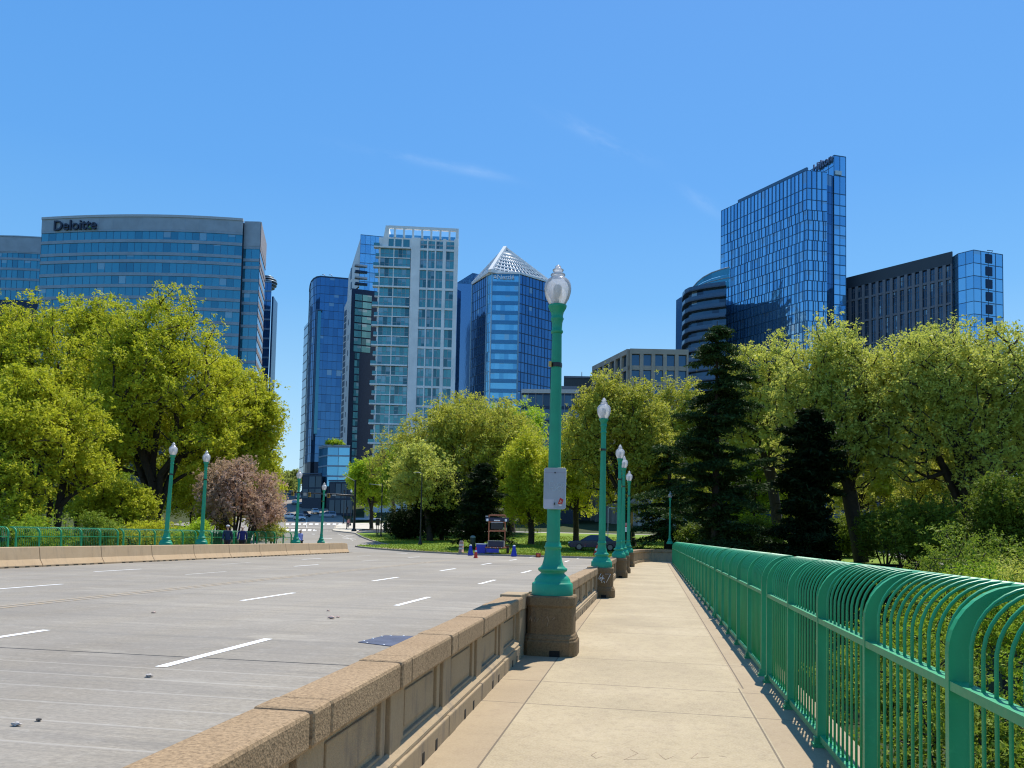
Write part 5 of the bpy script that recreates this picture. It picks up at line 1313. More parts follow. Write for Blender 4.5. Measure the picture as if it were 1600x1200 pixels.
m.obox(o_, u, nn, edges_[9] - .8, edges_[9], -13, -12, zbody, ztop - .79)
m.build('crown_frame', B_WHITE, t_)
m = MB(); a_ = ax(641, 370); m.obox(o_, u, nn, a_, a_ + 2.4, -6, -3.6, zbody, ztop - 1.8); m.build('roof_hut', B_WHITE, t_)
m = MB(); m.obox(o_, u, nn, c0 + 1, edges_[9] - 1, -1.0, -.9, zbody, zbody + 1.3); m.build('roof_balustrade', G_NES, t_)
# windows of the top storey left of the piers
for k in range(3):
    a = ax(605 + 12.5 * k, 382); b = ax(615 + 12.5 * k, 382); m = MB(); m.obox(o_, u, nn, a, b, .0, .06, zb[0] + .6, zbody - .5); m.build('window', G_GREEN, t_)
m = MB(); m.obox(o_, u, nn, c0 + 1.0, ax(641), -.3, -.01, zb[0], zbody); m.build('top_storey_wall', B_WHITE, t_)

# 8 plain deep blue block
p8 = [at(706, 453, 332), at(738, 453.5, 332)]; z8 = zat(720, 453, 332)
t_ = building('office_building', 'plain deep blue office slab between the white apartments and the pyramid-roofed tower', p8, 4, z8)
curtain(t_, p8, [z8 - 3.6 * k for k in range(14, -1, -1)], 2.2, G_DEEP, B_NAVY, None, .2, .05, .05, hline=.12)

# 9 pyramid-roofed tower
p9 = [at(738.5, 428, 320), at(762, 428, 308), at(769, 428, 305.5), at(811.5, 428.5, 305.5), at(868, 432, 318)]
z9 = zat(790, 428, 305.5)
t_ = building('pyramid_tower', 'bright blue glass office tower with a white lattice pyramid roof', p9, 4, z9, back=30)
zs9 = [z9 - 3.75 * k for k in range(17, -1, -1)]
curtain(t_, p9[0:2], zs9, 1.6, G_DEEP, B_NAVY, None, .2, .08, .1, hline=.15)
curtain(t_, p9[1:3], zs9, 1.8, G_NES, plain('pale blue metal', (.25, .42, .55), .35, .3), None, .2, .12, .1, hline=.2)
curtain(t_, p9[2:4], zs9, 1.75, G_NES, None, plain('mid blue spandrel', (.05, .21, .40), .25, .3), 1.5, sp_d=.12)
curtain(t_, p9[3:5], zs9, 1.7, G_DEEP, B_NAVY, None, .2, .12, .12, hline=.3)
m = MB()
for p, nn_ in frames(p9): m.obox(p, Vector((-nn_.y, nn_.x, 0)), nn_, -.25, .25, -.1, .3, 4, z9)
m.build('corner_mullion', plain('pale blue metal', (.25, .42, .55), .35, .3), t_)
m = MB(); band(m, p9, -.2, .5, z9 + .003, z9 + .7); m.build('eaves', B_WHITE, t_)
apex = at(789.5, 387, 322); e0, e1, e2 = Vector((*p9[0].xy, z9 + .7)), at(766, 425.5, 304.5), Vector((*at(863, 431, 318).xy, z9 + .7)); e1 = Vector((e1.x, e1.y, z9 + .7))
e3 = e2 + (e0 - e1); e3.z = z9 + .7
m = MB(); m.add([e0, e1, e2, e3, apex], [(0, 1, 4), (1, 2, 4), (2, 3, 4), (3, 0, 4), (0, 3, 2, 1)]); m.build('roof', plain('glazed roof', (.16, .26, .34), .2, .3), t_)
def beam(mb, a, b, r): mb.tube([a, b], r, 4, sm=False)
m = MB()
for a, b in ((e0, apex), (e1, apex), (e2, apex), (e3, apex), (e0, e1), (e1, e2), (e2, e3)): beam(m, a, b, .95 if a is e1 or b is e2 else .6)
nrm = (e2 - e1).cross(apex - e1).normalized()
for f_ in (.12, .24, .36, .48, .60, .72, .84):
    beam(m, e1.lerp(apex, f_) + nrm * .1, e2.lerp(apex, f_) + nrm * .1, .34)
    beam(m, e0.lerp(apex, f_) , e1.lerp(apex, f_), .14)
for f_ in [k / 14 for k in range(1, 14)]:
    base_ = e1.lerp(e2, f_); beam(m, base_ + nrm * .12, base_.lerp(apex, .86), .22)
for f_ in (.25, .5, .75): beam(m, e0.lerp(e1, f_), apex.lerp(e0.lerp(e1, f_), .15), .12)
m.build('roof_lattice', plain('white roof lattice', (.78, .78, .77), .5), t_)
inner = MB(); i1, i2, i3 = [v_ + nrm * .35 for v_ in (e1.lerp(e2, .10).lerp(apex, .10), e1.lerp(e2, .90).lerp(apex, .10), e1.lerp(e2, .5).lerp(apex, .80))]
wing = [at(712, 443, 334), Vector((*p9[0].xy, 0))]
zw = zat(714, 443, 334)
m = MB(); band(m, wing, -18, 0, 4, zw); m.build('wing', G_DEEP, t_)
m = MB(); a, b = wing; aw = Vector((a.x, a.y, 0)).normalized() * 16
m.add([(a.x, a.y, zw), (b.x, b.y, zw), (b.x, b.y, z9 + .3), (a.x + aw.x, a.y + aw.y, zw), (b.x + aw.x, b.y + aw.y, zw), (b.x + aw.x, b.y + aw.y, z9 + .3)], [(0, 1, 2), (5, 4, 3), (0, 2, 5, 3), (1, 4, 5, 2), (0, 3, 4, 1)]); m.build('wing_roof', G_NES, t_)
u, nn, L = wall_uv(p9[2], p9[3]); a_, z_ = upx(p9[2], u, nn, 776.5, 433.5); b_ = Vector((p9[2].x, p9[2].y, 0)) + u * a_ + nn * .35
M_LW = plain('pale sign lettering', (.62, .68, .74), .5)
text_on('Nestlé', 2.5, .12, M_LW, t_, (b_.x, b_.y, z_), u, w=.03, align='LEFT')
m = MB(); a_, z_ = upx(p9[2], u, nn, 771.5, 433); o_ = Vector((p9[2].x, p9[2].y, 0)); m.obox(o_, u, nn, a_, a_ + 1.1, .25, .4, z_ - .5, z_ + .15); m.obox(o_, u, nn, a_ - .1, a_ + .9, .25, .38, z_ + .3, z_ + .55); m.build('logo', M_LW, t_)

# 10 low dark office and the block behind it
pa_ = [at(815, 609, 205), at(905, 608, 204)]; za = zat(840, 608.5, 204.5)
t_ = building('office_building', 'low dark office with pale vertical fins behind the round-topped tree', pa_, 2, za, back=14)
zs = [za - 1.0 - 3.6 * k for k in range(4, -1, -1)]
curtain(t_, pa_, zs, 1.8, G_DARK, B_GREY, B_DARK, .8, .2, .35)
m = MB(); band(m, pa_, -.5, .7, za - 1.0, za); m.build('roof_edge', plain('pale roof trim', (.48, .47, .46), .7), t_)
m = MB(); q0, q1 = at(862, 604, 208), at(905, 604, 208); band(m, [q0, q1], -6, 0, za, zat(880, 603, 208)); m.build('roof_plant', B_GREY, t_)
pb_ = [at(881, 596, 222), at(930, 590, 222)]; zb_ = zat(905, 591, 222)
t_ = building('plant_block', 'dark stepped block with a mast between the first lamp and the concrete office', pb_, 2, zb_, back=12)
m = MB(); band(m, pb_, 0, .3, 2, zb_ - .05); m.build('cladding', plain('dark cladding', (.05, .055, .06), .6), t_)
m = MB(); band(m, pb_, -.3, .5, zb_, zb_ + .5); m.build('roof_edge', B_GREY, t_)
q = at(909, 590, 224); m = MB(); m.tube([(q.x, q.y, zb_), (q.x, q.y, zb_ + 2.2)], .1, 5); m.build('mast', B_GREY, t_)

# 11 concrete office with deep square windows
c11 = [at(929, 572, 222), at(984, 545.5, 200.5), at(1075, 547, 200.5)]; z11 = zat(984, 545.5, 200.5)
t_ = building('concrete_office', 'tan concrete office with deep square windows left of the dark conifer', c11, 2, z11, core=B_CONC, back=20)
for (A, B, n_) in ((c11[0], c11[1], 6), (c11[1], c11[2], 5)):
    u, nn, L = wall_uv(A, B); o_ = Vector((A.x, A.y, 0)); per = L / n_
    for fl in range(3):
        zt_ = z11 - 1.3 - 4.0 * fl
        for k in range(n_):
            m = MB(); m.obox(o_, u, nn, k * per + .45, (k + 1) * per - .45, -.2, .02, zt_ - 2.9, zt_); m.build('window', G_DARK, t_)
    m = MB()
    for k in range(n_ + 1): m.obox(o_, u, nn, max(0, k * per - .45), min(L, k * per + .45), -.2, .7, 2, z11 - 1.3)
    m.build('pier', B_CONC, t_)
    for fl in range(4):
        z_ = z11 - 1.3 - 4.0 * fl; m = MB(); m.obox(o_, u, nn, 0, L, -.2, .74 if fl == 0 else .5, z_ + (.0 if fl == 0 else .0), z_ + (1.3 if fl == 0 else 1.1)); m.build('floor_band', B_CONC, t_)

# 12 curved tower with wrapped balconies and its side slab
sl_ = [at(1056.5, 466, 262), at(1071, 462, 255)]; zsl = zat(1064, 463.5, 258)
t_ = building('curved_tower', 'curved tower with wrapping grey balconies behind the conifer, left of the tall hotel', [at(1076, 460, 252), at(1080, 460, 248.5), at(1087, 460, 246), at(1098, 460, 244), at(1114, 460, 242), at(1135, 460, 240)], 4, zat(1100, 456, 243))
m = MB(); band(m, sl_, -14, 0, 4, zsl); m.build('side_slab', plain('blue side cladding', (.05, .15, .30), .3, .3), t_)
cv = [at(1072, 460, 254), at(1073, 460, 249), at(1076.5, 460, 246), at(1081, 460, 244.3), at(1089, 460, 243), at(1099, 460, 241.5), at(1113, 460, 240), at(1135, 460, 238)]
zc0 = zat(1100, 452, 241.5)
zsc = [zc0 - 3.1 * k for k in range(10, -1, -1)]
curtain(t_, cv, zsc, 2.2, G_DARK, None, None)
for k, z in enumerate(zsc):
    m = MB(); band(m, cv, -.1, 1.3, z - .2, z + .15); b_ = m.build('balcony', plain('balcony slab blue grey', (.035, .07, .125), .5), t_)
    m = MB(); band(m, cv, 1.22, 1.3, z + .16, z + 1.15); sub(m, 'balustrade', plain('smoky balustrade', (.05, .10, .17), .2, .4), b_, t_.location)
crown = [at(1077, 457, 247), at(1083, 449, 246), at(1090, 441, 244.5), at(1099, 433.5, 243.5), at(1112, 426.5, 242), at(1128, 421, 240.5), at(1140, 418, 239.5)]
for s_ in range(3):
    m = MB(); f_ = (s_ + .0) / 3; fr = frames(crown); v = []
    for p, (q, nn_) in zip(crown, fr):
        z0_ = zc0 + (p.z - zc0) * f_; z1_ = zc0 + (p.z - zc0) * (s_ + 1) / 3 - .12
        a = q; v += [(a.x, a.y, z0_), (a.x, a.y, z1_)]
    m.add(v, [(2 * i, 2 * i + 2, 2 * i + 3, 2 * i + 1) for i in range(len(crown) - 1)], [[(i, s_), (i + 1, s_), (i + 1, s_ + 1), (i, s_ + 1)] for i in range(len(crown) - 1)]); m.build('crown_glazing', G_TEAL, t_)
m = MB(); m.tube([p + Vector((0, 0, .1)) for p in crown], .2, 5); m.tube([Vector((p.x, p.y, zc0 + (p.z - zc0) * .5)) for p in crown], .18, 5); m.build('crown_rail', B_PALE, t_)

# 13 tall hotel
A13, C13 = at(1127, 331, 259.5), at(1260.5, 266, 230); z13 = zat(1260.5, 266, 230)
D13 = at(1292, 269, 231)
T0, T1 = at(1303, 243, 233.5), at(1321.5, 245, 234.5); zT = zat(1303, 242.5, 233.5)
TB = at(1262, 265, 244.5)
t_ = building('hotel_tower', 'tallest blue glass hotel tower with a sloping skyline and lettering at its top corner', [A13, C13, D13], 2, z13, core=B_HMUL, back=20)
dz_top = [0, 5.2, 8.6, 11.6]
zs13 = [z13 - 11.6 - 2.93 * k for k in range(17, 0, -1)] + [z13 - d for d in reversed(dz_top)]
def stagger(A, B, n_, glass, first, seedv):
    u, nn, L = wall_uv(A, B); o_ = Vector((A.x, A.y, 0)); per = L / n_; rr = random.Random(seedv)
    nz = len(zs13) - 1
    for k in range(nz):
        lo, hi = zs13[k], zs13[k + 1]; m = MB(); d = MB(); top = k >= nz - 3
        ph = .0 if (k // 1) % 4 < 2 else .22
        for i in range(n_):
            a0, a1 = i * per, (i + 1) * per
            q = [o_ + u * a for a in (a0, a1)]
            m.quad((q[0].x, q[0].y, lo), (q[1].x, q[1].y, lo), (q[1].x, q[1].y, hi), (q[0].x, q[0].y, hi), [(i * 2, k), (i * 2 + 1, k), (i * 2 + 1, k + 1), (i * 2, k + 1)])
            if first <= i:
                if top: d.obox(o_, u, nn, a0 - .13, a0 + .13, 0, .12, lo, hi)
                else:
                    s0 = a0 + per * (ph + rr.choice((0, 0, .08))); d.obox(o_, u, nn, s0, s0 + per * .22, 0, .07, lo, hi)
                    if i % 2: d.obox(o_, u, nn, s0 + per * .5, s0 + per * .55, 0, .08, lo, hi)
            else: d.obox(o_, u, nn, a0 - .05, a0 + .05, 0, .08, lo, hi)
        d.obox(o_, u, nn, 0, L, 0, .10, hi - .08, hi + (.08 if k < nz - 1 else 0))
        m.fix = False
        g_ = m.build('glazing', glass, t_); sub(d, 'mullions', B_HMUL, g_, t_.location)
stagger(A13, C13, 24, G_HIL, 2, 4)
stagger(C13, D13, 4, G_HIL, 0, 9)
u, nn, L = wall_uv(A13, C13); o_ = Vector((A13.x, A13.y, 0)); s0 = upx(A13, u, nn, 1153, 316)[0]
m = MB(); m.obox(o_, u, nn, s0, L, -.6, .05, z13 + .01, z13 + .9); m.build('parapet', B_BLUEM, t_)
# taller end block
sl_ = [at(1290.5, 269, 232.2), at(1304, 269, 233.6)]
curtain(t_, sl_, [z for z in zs13 if z < z13 + .1], 1.3, G_DEEP, B_HMUL, None, .2, .06, .05, hline=.12)
aw = Vector((T0.x, T0.y, 0)).normalized()
m = MB(); m.prism([(T0.x + aw.x * .6, T0.y + aw.y * .6), (T1.x + aw.x * .3, T1.y + aw.y * .3), (T1.x + aw.x * 20, T1.y + aw.y * 20), (TB.x + aw.x * 1.5 + .3, TB.y + aw.y * 1.5)], 2, zT - .05); m.build('end_block', B_HMUL, t_)
zsT = [z for z in zs13 if z < z13 - 1] + [z13 + .2, zT]
for k in range(len(zsT) - 1):
    pass
curtain(t_, [T0, T1], zsT, 2.2, G_HIL, B_BLUEM, None, .2, .10, .10, hline=.22)
curtain(t_, [TB, T0], [z13 - .5, z13 + (zT - z13) * .5, zT], 2.2, G_HIL, B_BLUEM, None, .2, .06, .08, hline=.12)
u, nn, L = wall_uv(TB, T0); a_, z_ = upx(TB, u, nn, 1287.5, 257); b_ = Vector((TB.x, TB.y, 0)) + u * a_ + nn * .5
text_on('Hilton', 3.3, .2, plain('sign lettering dark', (.10, .13, .22), .4), t_, (b_.x, b_.y, z_ + .2), u, w=.05)
m = MB(); u, nn, L = wall_uv(T0, T1); m.obox(Vector((T0.x, T0.y, 0)), u, nn, .3, 2.4, .05, .3, z13 + .4, z13 + 1.6); m.build('roof_lantern', plain('pale lantern', (.55, .66, .72), .3), t_)

# 14 dark framed office with the glass end
A14, B14 = at(1318, 434, 239), at(1488, 393, 215); z14 = zat(1488, 393, 215)
t_ = building('framed_office', 'dark grey framed office at the right with double-height windows under a dark roof band', [A14, B14], 2, z14, core=B_DARK, back=20)
u, nn, L = wall_uv(A14, B14); o_ = Vector((A14.x, A14.y, 0)); n_ = 15; per = L / n_
m = MB(); m.obox(o_, u, nn, 0, L, -.2, .25, z14 - 3.4, z14); m.build('roof_band', plain('dark roof band', (.04, .055, .075), .5), t_)
zr = [z14 - 3.4, z14 - 7.2, z14 - 14.0, z14 - 21, z14 - 28]
for r in range(4):
    for k in range(n_):
        m = MB(); a, b = k * per + .5, (k + 1) * per - .3; q0 = o_ + u * a + nn * .03; q1 = o_ + u * b + nn * .03; z1_, z0_ = zr[r] - .45, zr[r + 1] + .3
        hv = 1 if r == 0 else 2
        m.quad((q0.x, q0.y, z0_), (q1.x, q1.y, z0_), (q1.x, q1.y, z1_), (q0.x, q0.y, z1_), [(k * 2, r * 3), (k * 2 + 2, r * 3), (k * 2 + 2, r * 3 + hv), (k * 2, r * 3 + hv)]); m.fix = False
        w_ = m.build('window', G_DARK, t_)
        m = MB(); m.obox(o_, u, nn, (a + b) / 2 - .06, (a + b) / 2 + .06, .03, .12, z0_, z1_)
        for j in range(1, hv + 1): m.obox(o_, u, nn, a, b, .03, .12, z0_ + (z1_ - z0_) * j / (hv + .6) - .05, z0_ + (z1_ - z0_) * j / (hv + .6) + .05)
        sub(m, 'frame', B_GREY, w_, t_.location)
m = MB()
for k in range(n_ + 1): m.obox(o_, u, nn, max(0, k * per - .3), min(L, k * per + .5), -.2, .5, 2, z14 - 3.41)
m.build('pier', B_GREY, t_)
for r in range(1, 5):
    m = MB(); m.obox(o_, u, nn, 0, L, -.2, .36, zr[r] - .35, zr[r] + .25); m.build('floor_band', B_GREY, t_)
E = [at(1489, 396, 215.5), at(1497, 395, 213), at(1521, 390.5, 210), at(1566.5, 396, 213)]; zE = zat(1521, 390.5, 210)
m = MB(); aw = Vector((E[2].x, E[2].y, 0)).normalized(); m.prism([(p.x + aw.x * .3, p.y + aw.y * .3) for p in E] + [(p.x + aw.x * 14, p.y + aw.y * 14) for p in (E[3], E[0])], 2, zE - .05); m.build('end_core', B_DARK, t_)
zsE = [zE - 3.4 * k for k in range(9, -1, -1)]
curtain(t_, E, zsE, 2.3, G_HIL, B_BLUEM, None, .2, .09, .09, hline=.16)
u, nn, L = wall_uv(E[2], E[3]); o_ = Vector((E[2].x, E[2].y, 0)); a0, _ = upx(E[2], u, nn, 1540, 420); a1, _ = upx(E[2], u, nn, 1550, 420)
for k in range(9):
    m = MB(); m.obox(o_, u, nn, a0, a1, .03, .14, zsE[k] + .5, zsE[k + 1] - .5); m.build('louvre', B_DARK, t_)
q = at(1546, 388, 214); m = MB(); m.tube([(q.x, q.y, zE), (q.x + .8, q.y, zE + 1.3), (q.x - .6, q.y, zE + 1.5)], .12, 5); m.build('roof_davit', B_GREY, t_)
# ------------------------------------------------------------------ trees
M_BARK = plain('dark bark', (.035, .026, .018), .9, var=.3, scale=4); M_BARKL = plain('grey bark', (.10, .08, .06), .9, var=.3, scale=4)
L_YG = m_leaf('spring yellow-green leaves', (.52, .52, .035), (.68, .66, .05), (.35, .41, .025))
L_OL = m_leaf('olive new leaves', (.46, .46, .065), (.58, .57, .09), (.36, .38, .045))
L_PALE = m_leaf('pale yellow leaves', (.54, .56, .10), (.66, .67, .15), (.43, .47, .075))
L_GR = m_leaf('fresh green leaves', (.27, .40, .03), (.40, .50, .04), (.20, .30, .02))
L_LIME = m_leaf('lime leaves', (.42, .56, .03), (.54, .64, .045), (.31, .46, .03))
L_PINK = m_leaf('faded pink blossom', (.56, .36, .28), (.68, .47, .38), (.34, .25, .13))
L_CED = m_leaf('cedar needles', (.035, .07, .02), (.065, .11, .03), (.022, .052, .018), .2, spec=.06)
L_YEW = m_leaf('yew needles', (.014, .028, .009), (.03, .05, .014), (.008, .018, .007), .15, spec=.05)
L_FAR = m_leaf('distant foliage', (.40, .44, .12), (.48, .50, .15), (.32, .38, .09))
L_BUSH = m_leaf('shrub leaves', (.22, .31, .03), (.33, .40, .05), (.15, .22, .02))
L_UND = m_leaf('undergrowth leaves', (.15, .21, .02), (.25, .31, .03), (.09, .13, .015))
def quads_mesh(name, cen, t, s, a, b, mat):
    n = len(cen); v = np.empty((n, 4, 3), np.float32)
    bend = np.cross(t, s) * (b * .5)[:, None]
    v[:, 0] = cen - t * a[:, None]; v[:, 1] = cen + s * b[:, None] + bend; v[:, 2] = cen + t * a[:, None]; v[:, 3] = cen - s * b[:, None] + bend
    me = bpy.data.meshes.new(name); me.vertices.add(n * 4); me.vertices.foreach_set('co', v.ravel())
    me.loops.add(n * 4); me.loops.foreach_set('vertex_index', np.arange(n * 4, dtype=np.int32))
    me.polygons.add(n); me.polygons.foreach_set('loop_start', np.arange(0, n * 4, 4, dtype=np.int32)); me.polygons.foreach_set('loop_total', np.full(n, 4, np.int32))
    me.update(calc_edges=True); me.materials.append(mat); return me
def unit(a): return a / np.maximum(1e-9, np.linalg.norm(a, axis=1))[:, None]
def leaf_orient(rg, n, up=.5):
    nn = unit(rg.normal(size=(n, 3)) + np.array([0, 0, up])); r = rg.normal(size=(n, 3))
    t = unit(np.cross(nn, r)); return t, np.cross(nn, t)
def tubes_mesh(name, p, q, r0, r1, mat, seg=5):
    n = len(p); d = unit(q - p); ref = np.where(np.abs(d[:, 2:3]) < .9, np.array([[0, 0, 1.]]), np.array([[1., 0, 0]]))
    a = unit(np.cross(d, ref)); b = np.cross(a, d); v = np.empty((n, 2, seg, 3), np.float32)
    for k in range(seg):
        w = 2 * math.pi * k / seg; o = a * math.cos(w) + b * math.sin(w)
        v[:, 0, k] = p + o * r0[:, None]; v[:, 1, k] = q + o * r1[:, None]
    f = []
    base = (np.arange(n) * 2 * seg)[:, None]
    for k in range(seg):
        k2 = (k + 1) % seg; f.append(np.concatenate([base + k, base + k2, base + seg + k2, base + seg + k], 1))
    f = np.stack(f, 1).reshape(-1, 4).astype(np.int32); m = len(f)
    me = bpy.data.meshes.new(name); me.vertices.add(n * 2 * seg); me.vertices.foreach_set('co', v.ravel())
    me.loops.add(m * 4); me.loops.foreach_set('vertex_index', f.ravel())
    me.polygons.add(m); me.polygons.foreach_set('loop_start', np.arange(0, m * 4, 4, dtype=np.int32)); me.polygons.foreach_set('loop_total', np.full(m, 4, np.int32))
    me.polygons.foreach_set('use_smooth', [True] * m)
    me.update(calc_edges=True); me.materials.append(mat); return me
def link(name, me, parent):
    o = bpy.data.objects.new(name, me); C.objects.link(o); o.parent = parent; return o
def tree(label, base, cen, rad, leaf, seed, nodes=420, per=70, size=.2, trunk=.4, fork=.25, bark=None, name='broadleaf_tree', group='trees', lobes=16, spread=.55, open_=0.0, low=-.55, limbs=6, flat=1.0):
    rg = np.random.default_rng(seed); base = np.array(base, float); cen = np.array(cen, float); rad = np.array(rad, float)
    t_ = thing(name, label, 'tree', tuple(base), group)
    # lobes on the crown's surface: an uneven outline with hollows
    L = []
    while len(L) < lobes:
        v = rg.normal(size=3); v /= np.linalg.norm(v)
        if v[2] < low: continue
        if any(np.dot(v, w) > .86 for w, _ in L) and rg.random() < .8: continue
        L.append((v, rg.uniform(.30, .44)))
    L.append((np.array([0, 0, .15]), .5))
    nodes = int(nodes * 1.25); spread *= .68; size *= .74; per = int(per * 1.25)
    pts = []
    for i in range(nodes):
        v, lr = L[rg.integers(len(L))]; d = rg.normal(size=3); d /= np.linalg.norm(d)
        c_ = v * (1 - lr) if np.linalg.norm(v) > .9 else v
        p = c_ + d * lr * rg.random() ** .42
        if p[2] < low - .25: p[2] = low - .25 + rg.random() * .2
        pts.append(cen + p * rad)
    pts = np.array(pts)
    fz = base[2] + (cen[2] + rad[2] - base[2]) * fork
    top = np.array([base[0] + (cen[0] - base[0]) * .5, base[1] + (cen[1] - base[1]) * .5, fz])
    P_ = [base - np.array([0, 0, .6])]; par = [-1]
    for k in range(1, 5):
        f = k / 4; P_.append(base * (1 - f) + top * f + rg.normal(size=3) * np.array([.1, .1, 0]) * trunk); par.append(len(P_) - 2)
    forkid = 4
    order = rg.permutation(len(L) - 1)[:limbs]
    for li in order:
        v, lr = L[li]; tgt = cen + v * (1 - lr) * rad * .85; p = forkid
        for k in range(1, 5):
            f = k / 4; q = top * (1 - f) + tgt * f; q[2] += math.sin(f * math.pi) * rad[2] * (.10 if v[2] > 0 else .18); q += rg.normal(size=3) * .03 * rad
            P_.append(q); par.append(p); p = len(P_) - 1
    plen_ = [0.0] * len(P_)
    for i in range(1, len(P_)): plen_[i] = plen_[par[i]] + float(np.linalg.norm(P_[i] - P_[par[i]]))
    ordr = np.argsort(np.linalg.norm(pts - top, axis=1))
    arr = np.zeros((len(P_) + 3 * nodes, 3)); arr[:len(P_)] = P_; pl = np.zeros(len(arr)); pl[:len(P_)] = plen_; n = len(P_); lock = np.zeros(len(arr)); lock[:4] = 1e3
    tips = []
    for i in ordr:
        p = pts[i]; d = np.linalg.norm(arr[:n] - p, axis=1)
        below = np.maximum(0, arr[:n, 2] - p[2]) * .5
        j = int(np.argmin(d + .28 * pl[:n] + below + lock[:n]))
        dd = d[j]; q0 = arr[j]
        if dd > 1.4:
            m_ = (q0 + p) / 2 + rg.normal(size=3) * dd * .04; m_[2] += dd * .04
            arr[n] = m_; par.append(j); pl[n] = pl[j] + dd / 2; j = n; n += 1
        arr[n] = p; par.append(j); pl[n] = pl[j] + np.linalg.norm(arr[j] - p); tips.append(n); n += 1
    arr = arr[:n]; par = np.array(par)
    w = np.zeros(n); w[tips] += 1.0
    for i in range(n - 1, 0, -1): w[par[i]] += w[i]
    r = trunk * (np.maximum(w, .5) / w[0]) ** .47
    r[0] = trunk * 1.35; r = np.maximum(r, .013)
    ii = np.arange(1, n); pr = r[par[ii]]; r0 = np.minimum(pr, r[ii] * 1.35)
    link('trunk', tubes_mesh('trunk', arr[par[ii]] - base, arr[ii] - base, r0, r[ii], bark or M_BARK), t_)
    # foliage: tufts round every twig end
    nd = arr[tips]; k = max(1, per // 9)
    tc = np.repeat(nd, k, 0) + rg.normal(size=(len(nd) * k, 3)) * spread * np.array([1, 1, .75])
    if open_: tc = tc[rg.random(len(tc)) > open_]
    lv = np.repeat(tc, 9, 0) + rg.normal(size=(len(tc) * 9, 3)) * spread * .30
    t, s = leaf_orient(rg, len(lv), .7); a = size * rg.uniform(.4, 1.0, len(lv)) * (1 + .5 * (rg.random(len(lv)) < .12)); b = a * rg.uniform(.34, .62, len(lv))
    link('crown', quads_mesh('crown', (lv - base).astype(np.float32), t, s, a, b, leaf), t_)
    return t_
def tree_px(label, px, hw, ytop, ybot, D, leaf, seed, ybase=None, depthk=.85, **k):
    c = at(px, (ytop + ybot) / 2, D); s = D / F; rx = hw * s; rz = (ybot - ytop) / 2 * s
    bx = k.pop('bx', px); b = at(bx, 840, D)
    bz = LAND(b.x, b.y) if ybase is None else at(bx, ybase, D).z
    return tree(label, (b.x, b.y, bz), c, (rx, rx * depthk, rz), leaf, seed, **k)
# left-hand wood beyond the far railing
GW = 'big spring trees beyond the far railing'
tree_px('broad yellow-green tree standing behind the two left lamps, the biggest crown on the left', 255, 150, 447, 800, 66, L_YG, 1, bx=235, nodes=820, per=90, size=.20, trunk=.75, group=GW, lobes=26, spread=.6, limbs=8)
tree_px('yellow-green tree at the left edge, its crown below the leftmost office block', 40, 130, 440, 800, 70, L_YG, 2, bx=60, nodes=640, per=90, size=.21, trunk=.6, group=GW, lobes=22, spread=.6, limbs=7)
tree_px('nearer leaning tree with brighter leaves in the left foreground of the wood', 48, 130, 570, 820, 50, L_YG, 3, bx=120, nodes=560, per=80, size=.16, trunk=.45, group=GW, lobes=18, spread=.45, limbs=7)
tree_px('rounded tree at the right end of the left wood, against open sky', 368, 74, 540, 815, 72, L_YG, 4, bx=345, nodes=420, per=85, size=.21, trunk=.5, group=GW, lobes=16, spread=.6)
tree_px('tree at the middle of the left wood, between the two biggest crowns', 150, 100, 455, 780, 76, L_YG, 5, nodes=440, per=80, size=.22, trunk=.5, group=GW, lobes=16, spread=.65)
tree_px('low dark-stemmed tree filling the gap left of the leftmost lamp', 180, 62, 740, 850, 57, L_YG, 6, nodes=260, per=70, size=.16, trunk=.3, group=GW, lobes=14, spread=.45)
tree_px('low bright tree just behind the far railing at the left edge', 8, 70, 700, 860, 46, L_YG, 7, bx=20, nodes=220, per=70, size=.14, trunk=.25, group=GW, lobes=12, spread=.4)
tree_px('pink blossom tree beside the far lamps, behind the end of the far railing', 376, 80, 708, 846, 60, L_PINK, 8, bx=370, nodes=520, per=70, size=.13, trunk=.25, name='blossom_tree', lobes=16, spread=.38, limbs=8, low=-.8, open_=.25)
tree_px('small yellow-green tree between the second lamp and the blossom tree', 338, 30, 745, 850, 62.5, L_YG, 9, nodes=120, per=60, size=.13, trunk=.16, group=GW, lobes=10, spread=.4)
tree_px('pale flowering shrub at the foot of the blossom tree', 425, 26, 790, 850, 63, L_PALE, 10, nodes=90, per=60, size=.1, trunk=.08, name='flowering_shrub', lobes=9, spread=.3, low=-.9)
# far avenue trees at the head of the street
GF_ = 'distant trees at the head of the street'
for i, (px, hw, y0, y1, D, lb) in enumerate(((440, 13, 733, 775, 400, 'distant tree just right of the left wood, at the head of the street'), (456, 12, 729, 772, 430, 'distant tree left of the rounded glass tower, middle of the group'), (472, 10, 725, 768, 440, 'distant tree touching the foot of the rounded glass tower'), (447, 16, 745, 778, 380, 'lowest of the distant trees above the cars'))):
    tree_px(lb, px, hw, y0, y1, D, L_FAR, 20 + i, nodes=120, per=45, size=.7, trunk=.35, group=GF_, lobes=10, spread=1.2)
tree_px('small round tree on the roof of the glass podium', 521, 17, 686, 700, 264, L_LIME, 26, ybase=706, nodes=70, per=45, size=.35, trunk=.2, lobes=9, spread=.6, low=-.3)
